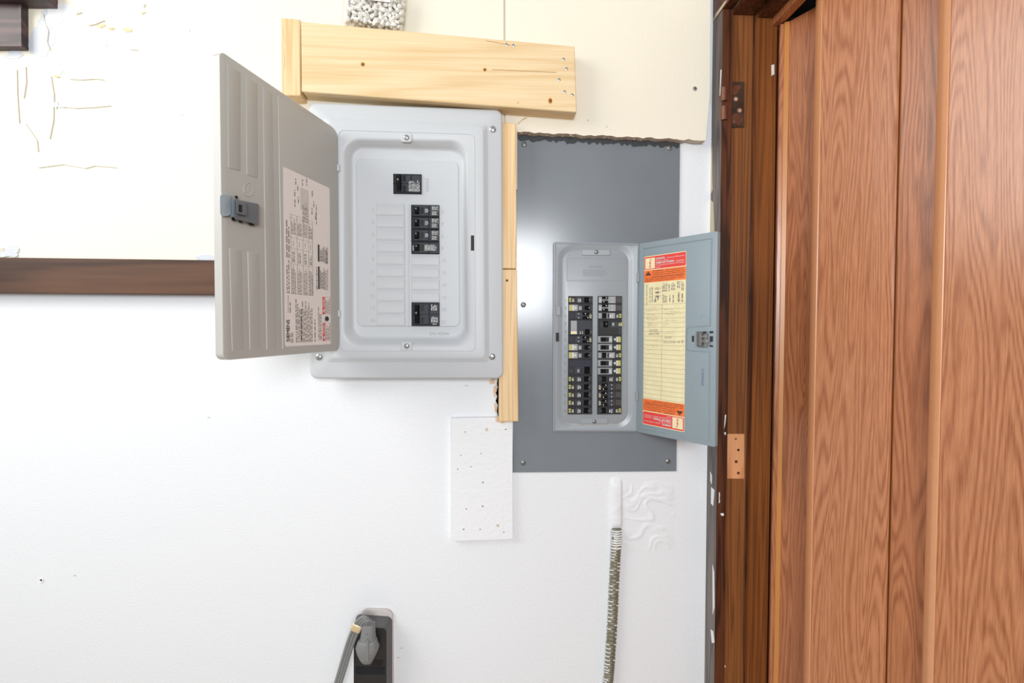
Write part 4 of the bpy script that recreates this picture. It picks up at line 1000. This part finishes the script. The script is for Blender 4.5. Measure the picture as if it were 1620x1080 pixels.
# ------------------------------------------------------------------ pebble bag on the board
zb0 = P(590, 44, -.045).z
bag = thing('bag_of_pebbles', 'clear bag of white pebbles standing on top of the pine board', 'bag', (P(590, 44, -.044).x, -.0420, zb0))
bl = bag.location; bw = 98 * pxm * .985 / 2; bt = .0165; tilt = math.radians(-5)
XB = Vector((math.cos(tilt), 0, math.sin(tilt)))
ZB = Vector((-math.sin(tilt), 0, math.cos(tilt)))
BP = lambda x_, y_, z_: Vector(bl) + XB * x_ + ZB * z_ + Vector((0, y_, 0))
b = MB(); ls = []
for h, k in ((.0008, .88), (.003, .96), (.008, 1.0), (.03, 1.0), (.07, 1.01), (.12, .97), (.135, .93)):
    ls.append([BP(bw * k * (abs(math.cos(t)) ** .35) * (1 if math.cos(t) > 0 else -1), bt * k * (abs(math.sin(t)) ** .6) * (1 if math.sin(t) > 0 else -1), h) for t in [j * math.pi / 14 for j in range(28)]])
b.loops(ls); b.build('film', M['film'], bag, smooth=60)
stm = []
for sd in range(6):
    q = random.Random(sd); bm = bmesh.new(); bmesh.ops.create_icosphere(bm, subdivisions=1, radius=.0066)
    for v in bm.verts: v.co *= q.uniform(.66, 1.22); v.co.x *= 1.25
    me = bpy.data.meshes.new('pebble'); bm.to_mesh(me); bm.free(); me.materials.append(M['stoned' if sd == 5 else 'stone'])
    stm.append(me)
q = random.Random(4); pts = []
tries = 0
while len(pts) < 290 and tries < 40000:
    tries += 1
    c = Vector((q.uniform(-bw + .008, bw - .008), q.uniform(-bt + .0065, bt - .0065), q.uniform(.0075, .070)))
    if all((c - o_).length > .0078 for o_ in pts): pts.append(c)
for c in pts:
    o = place('pebble', stm[q.choice((0, 1, 2, 3, 4, 0, 1, 2, 3, 5))], BP(*c), bag); o.rotation_euler = (q.uniform(0, 6), q.uniform(0, 6), q.uniform(0, 6)); s_ = q.uniform(.66, 1.0); o.scale = (s_, s_, s_)
b = MB(); fr = Plane_fixed(BP(0, -bt - .0008, 0), XB, ZB); b.slab(fr, -.022, .047, .035, .10, 0, .0004, 0, .0001)
for k in range(12): b.quad(fr, -.012 + k * .0032, .049, -.0105 + k * .0032 - .0006 * (k % 3), .062, .0006, 1)
b.dashes(fr, -.018, .066, .03, .09, 5, .0006, 1, 0, 5)
b.build('paper_label', [M['paper'], M['ink_k']], bag)

# ------------------------------------------------------------------ flexible conduit
path = [(976, 836), (975.5, 860), (973.5, 890), (971.5, 930), (970, 970), (967.5, 1010), (965, 1050), (963, 1075), (959, 1110)]
def samp(t):
    t *= len(path) - 1; i = min(int(t), len(path) - 2); f = t - i
    return P(path[i][0] * (1 - f) + path[i + 1][0] * f, path[i][1] * (1 - f) + path[i + 1][1] * f, -.0075)
b = MB(); NR = 52; pp, rad = [], []
for k in range(NR * 5 + 1):
    t = k / (NR * 5); pp.append(samp(t)); ph = (k % 5); rad.append((.0098, .0110, .0114, .0110, .0098)[ph] if True else 0)
b.tube(pp, 0, 16, 0, rad, flat=.72)
ctag = thing('flexible_conduit', 'ribbed metal conduit running down the white wall below the mid grey panel', 'conduit', samp(.999))
b.build('ribbed_tube', M['conduit'], ctag, smooth=60)
q = random.Random(8); b = MB()
for k in range(NR):                                  # paint caught on the ribs
    t = (k + .5) / NR; c = samp(t); d_ = (samp(min(1, t + .01)) - samp(max(0, t - .01))).normalized()
    for sgn, prob in ((-1, .85 if t < .3 or t > .55 else .6), (1, .6 if t < .4 else .12)):
        if q.random() > prob: continue
        a0 = q.uniform(.1, .35) if t > .15 else -.5; a1 = q.uniform(.75, 1.15) if t > .15 else 1.2
        seg = [c + Vector((sgn * math.cos(a) * .0119, -math.sin(a) * .0119 * .74, 0)) for a in [(math.pi / 2) * (1 - (a0 + (a1 - a0) * j / 4)) for j in range(5)]]
        seg = [s_ + Vector((0, 0, -.0012 * j * .4)) for j, s_ in enumerate(seg)]
        b.tube(seg, .0011 if t > .15 else .0016, 5)
o = b.build('paint_on_ribs', M['white2'], ctag); o['kind'] = 'stuff'

# ------------------------------------------------------------------ outlet, plug and cord
ot = thing('power_outlet', 'black surface-mounted power outlet box low on the white wall, in a pale plaster collar', 'outlet', P(592, 1080, 0))
MB().pslab([(569.5, 963), (621.5, 964), (623, 1170), (569.5, 1170)], -.0004, -.006, 12, 2.2).build('plaster_collar', M['gypsum'], ot)
yh = -.040; cb_, cf_ = QC((563, 971), (620.5, 975), (620.5, 1150), (563, 1150)), QC((560, 991), (611, 993.5), (611, 1162), (560, 1162))
b = MB(); b.loops([gl(cb_, 8, -.0062), gl(inset(cf_, -.4), 7, yh + .0012)], cap1=False)
b.build('housing_side', M['housing2'], ot)
b = MB(); b.loops([gl(inset(cf_, -.35), 7, yh + .0012), gl(inset(cf_, .8), 6, yh)], cap0=False); b.build('housing', M['housing'], ot)
b = MB(); b.pslab(rect(563, 1054, 609, 1067), yh + .001, yh - .0006, 0, .5); b.pslab(rect(587, 1043.5, 606, 1053), yh + .001, yh - .0004, 0, .3, 1); b.build('socket_face', [M['bk'], M['black']], ot)
plg = thing('power_plug', 'grey plug with a grey cord pushed into the black outlet', 'plug', P(582, 1048, yh - .002))
b = MB(); ls = []; yc = yh - .017
for (v, xa, xb, th) in ((1048, 575.5, 588, .006), (1046.5, 574, 589, .009), (1040, 569.5, 592.5, .013), (1030, 565, 597.5, .015), (1022, 563, 600, .0155), (1015, 565.5, 597, .0145), (1011.5, 568, 596.5, .0135), (1011, 570, 595, .0125), (1000, 571.5, 594, .012), (990, 572.5, 593.5, .0115), (986, 573.5, 593, .0105)):
    a, c = P(xa, v, yc), P(xb, v, yc); mid = (a + c) / 2; hw = (c - a).length / 2
    ls.append([mid + Vector((hw * (abs(math.cos(t)) ** .7) * (1 if math.cos(t) > 0 else -1), -th * (abs(math.sin(t)) ** .7) * (1 if math.sin(t) > 0 else -1), 0)) for t in [j * math.pi / 12 for j in range(24)]])
b.loops(ls); b.build('plug_body', M['rubber'], plg, smooth=50)
b = MB(); b.pslab([(579.5, 1013), (583.5, 1013), (583, 1046), (580, 1046)], yc - .0135, yc - .0161, 0, .4); b.build('centre_rib', M['rubber'], plg)
b = MB(); b.disc(Plane_fixed(P(580.5, 1003, yc - .012)), 0, 0, [(.0009, -.001), (.0009, .0004)], 7); b.build('rivet', M['slot'], plg)
for k in (-1, 0, 1):
    off = k * 4.4
    cp = [(586 + off * .6, 994, yc), (586 + off * .55, 984 + off * .2, yc - .003), (582 + off * .35, 979.5 + off * .5, yc - .007), (575 + off * .35, 979 + off * .75, yc - .008), (568.5 + off * .75, 985 + off * .6, yc - .007), (564 + off * .95, 993 + off * .35, yc - .005),
          (556 + off * .98, 1012 + off * .25, yc - .002), (548.5 + off * .95, 1035 + off * .15, yc), (541 + off * .9, 1060 + off * .2, yc), (532 + off * .9, 1090, yc), (522 + off * .9, 1125, yc)]
    fine = []
    for i in range(len(cp) - 1):
        p_ = [Vector(cp[max(0, min(len(cp) - 1, i + d_))]) for d_ in (-1, 0, 1, 2)]
        for j in range(6):
            t = j / 6; v = .5 * ((2 * p_[1]) + (p_[2] - p_[0]) * t + (2 * p_[0] - 5 * p_[1] + 4 * p_[2] - p_[3]) * t * t + (3 * p_[1] - p_[0] - 3 * p_[2] + p_[3]) * t ** 3)
            fine.append(P(v.x, v.y, v.z))
    MB().tube(fine, .0034, 10).build('cord', M['rubber'], plg, smooth=60)
a, c = P(564.6, 992, yc - .0058), P(563, 995.5, yc - .005); dirn = (P(561, 1000, yc) - P(568, 986, yc)).normalized(); sidev = Vector((dirn.z, 0, -dirn.x))
b = MB(); mid = P(564, 992.5, yc - .0055); ls = []
for h in (-.0075, -.007, .007, .0075):
    k = 1 if abs(h) < .0074 else .93
    ls.append([mid + dirn * h + sidev * (.0112 * k * math.copysign(abs(math.cos(t)) ** .5, math.cos(t))) + Vector((0, .0048 * k * math.copysign(abs(math.sin(t)) ** .7, math.sin(t)), 0)) for t in [j * math.pi / 10 for j in range(20)]])
b.loops(ls); cb = b.build('cord_band', M['gold'], plg, smooth=50); cb['label'] = 'gold band round the cord'
# ------------------------------------------------------------------ small wall bits
b = MB(); fr = Plane_fixed(P(1099, 140.5, YC)); b.disc(fr, 0, 0, [(.0046, .0002), (.0044, .0012), (.0018, .0018)]); b.slab(fr, -.0025, -.0005, .0025, .0005, .001, .0021, 0, .0001, 1)
tag(b.build('screw', [M['dsteel'], M['slot']], origin=fr.o), 'grey screw head in the cream wall near the dark door casing', 'screw')
b = MB(); fr = Plane_fixed(P(65, 917.5, 0)); b.disc(fr, 0, 0, [(.0062, .0002), (.0058, .0012), (.0032, .0010), (.0030, .0004)]); b.disc(fr, .0012, .0004, [(.0028, .0004), (.0026, .0009)], 8, 1)
tag(b.build('wall_anchor', [M['white2'], M['slot']], origin=fr.o), 'tiny white screw anchor low on the left of the white wall', 'anchor')
for o in bpy.data.objects:
    if '_o' in o: del o['_o']
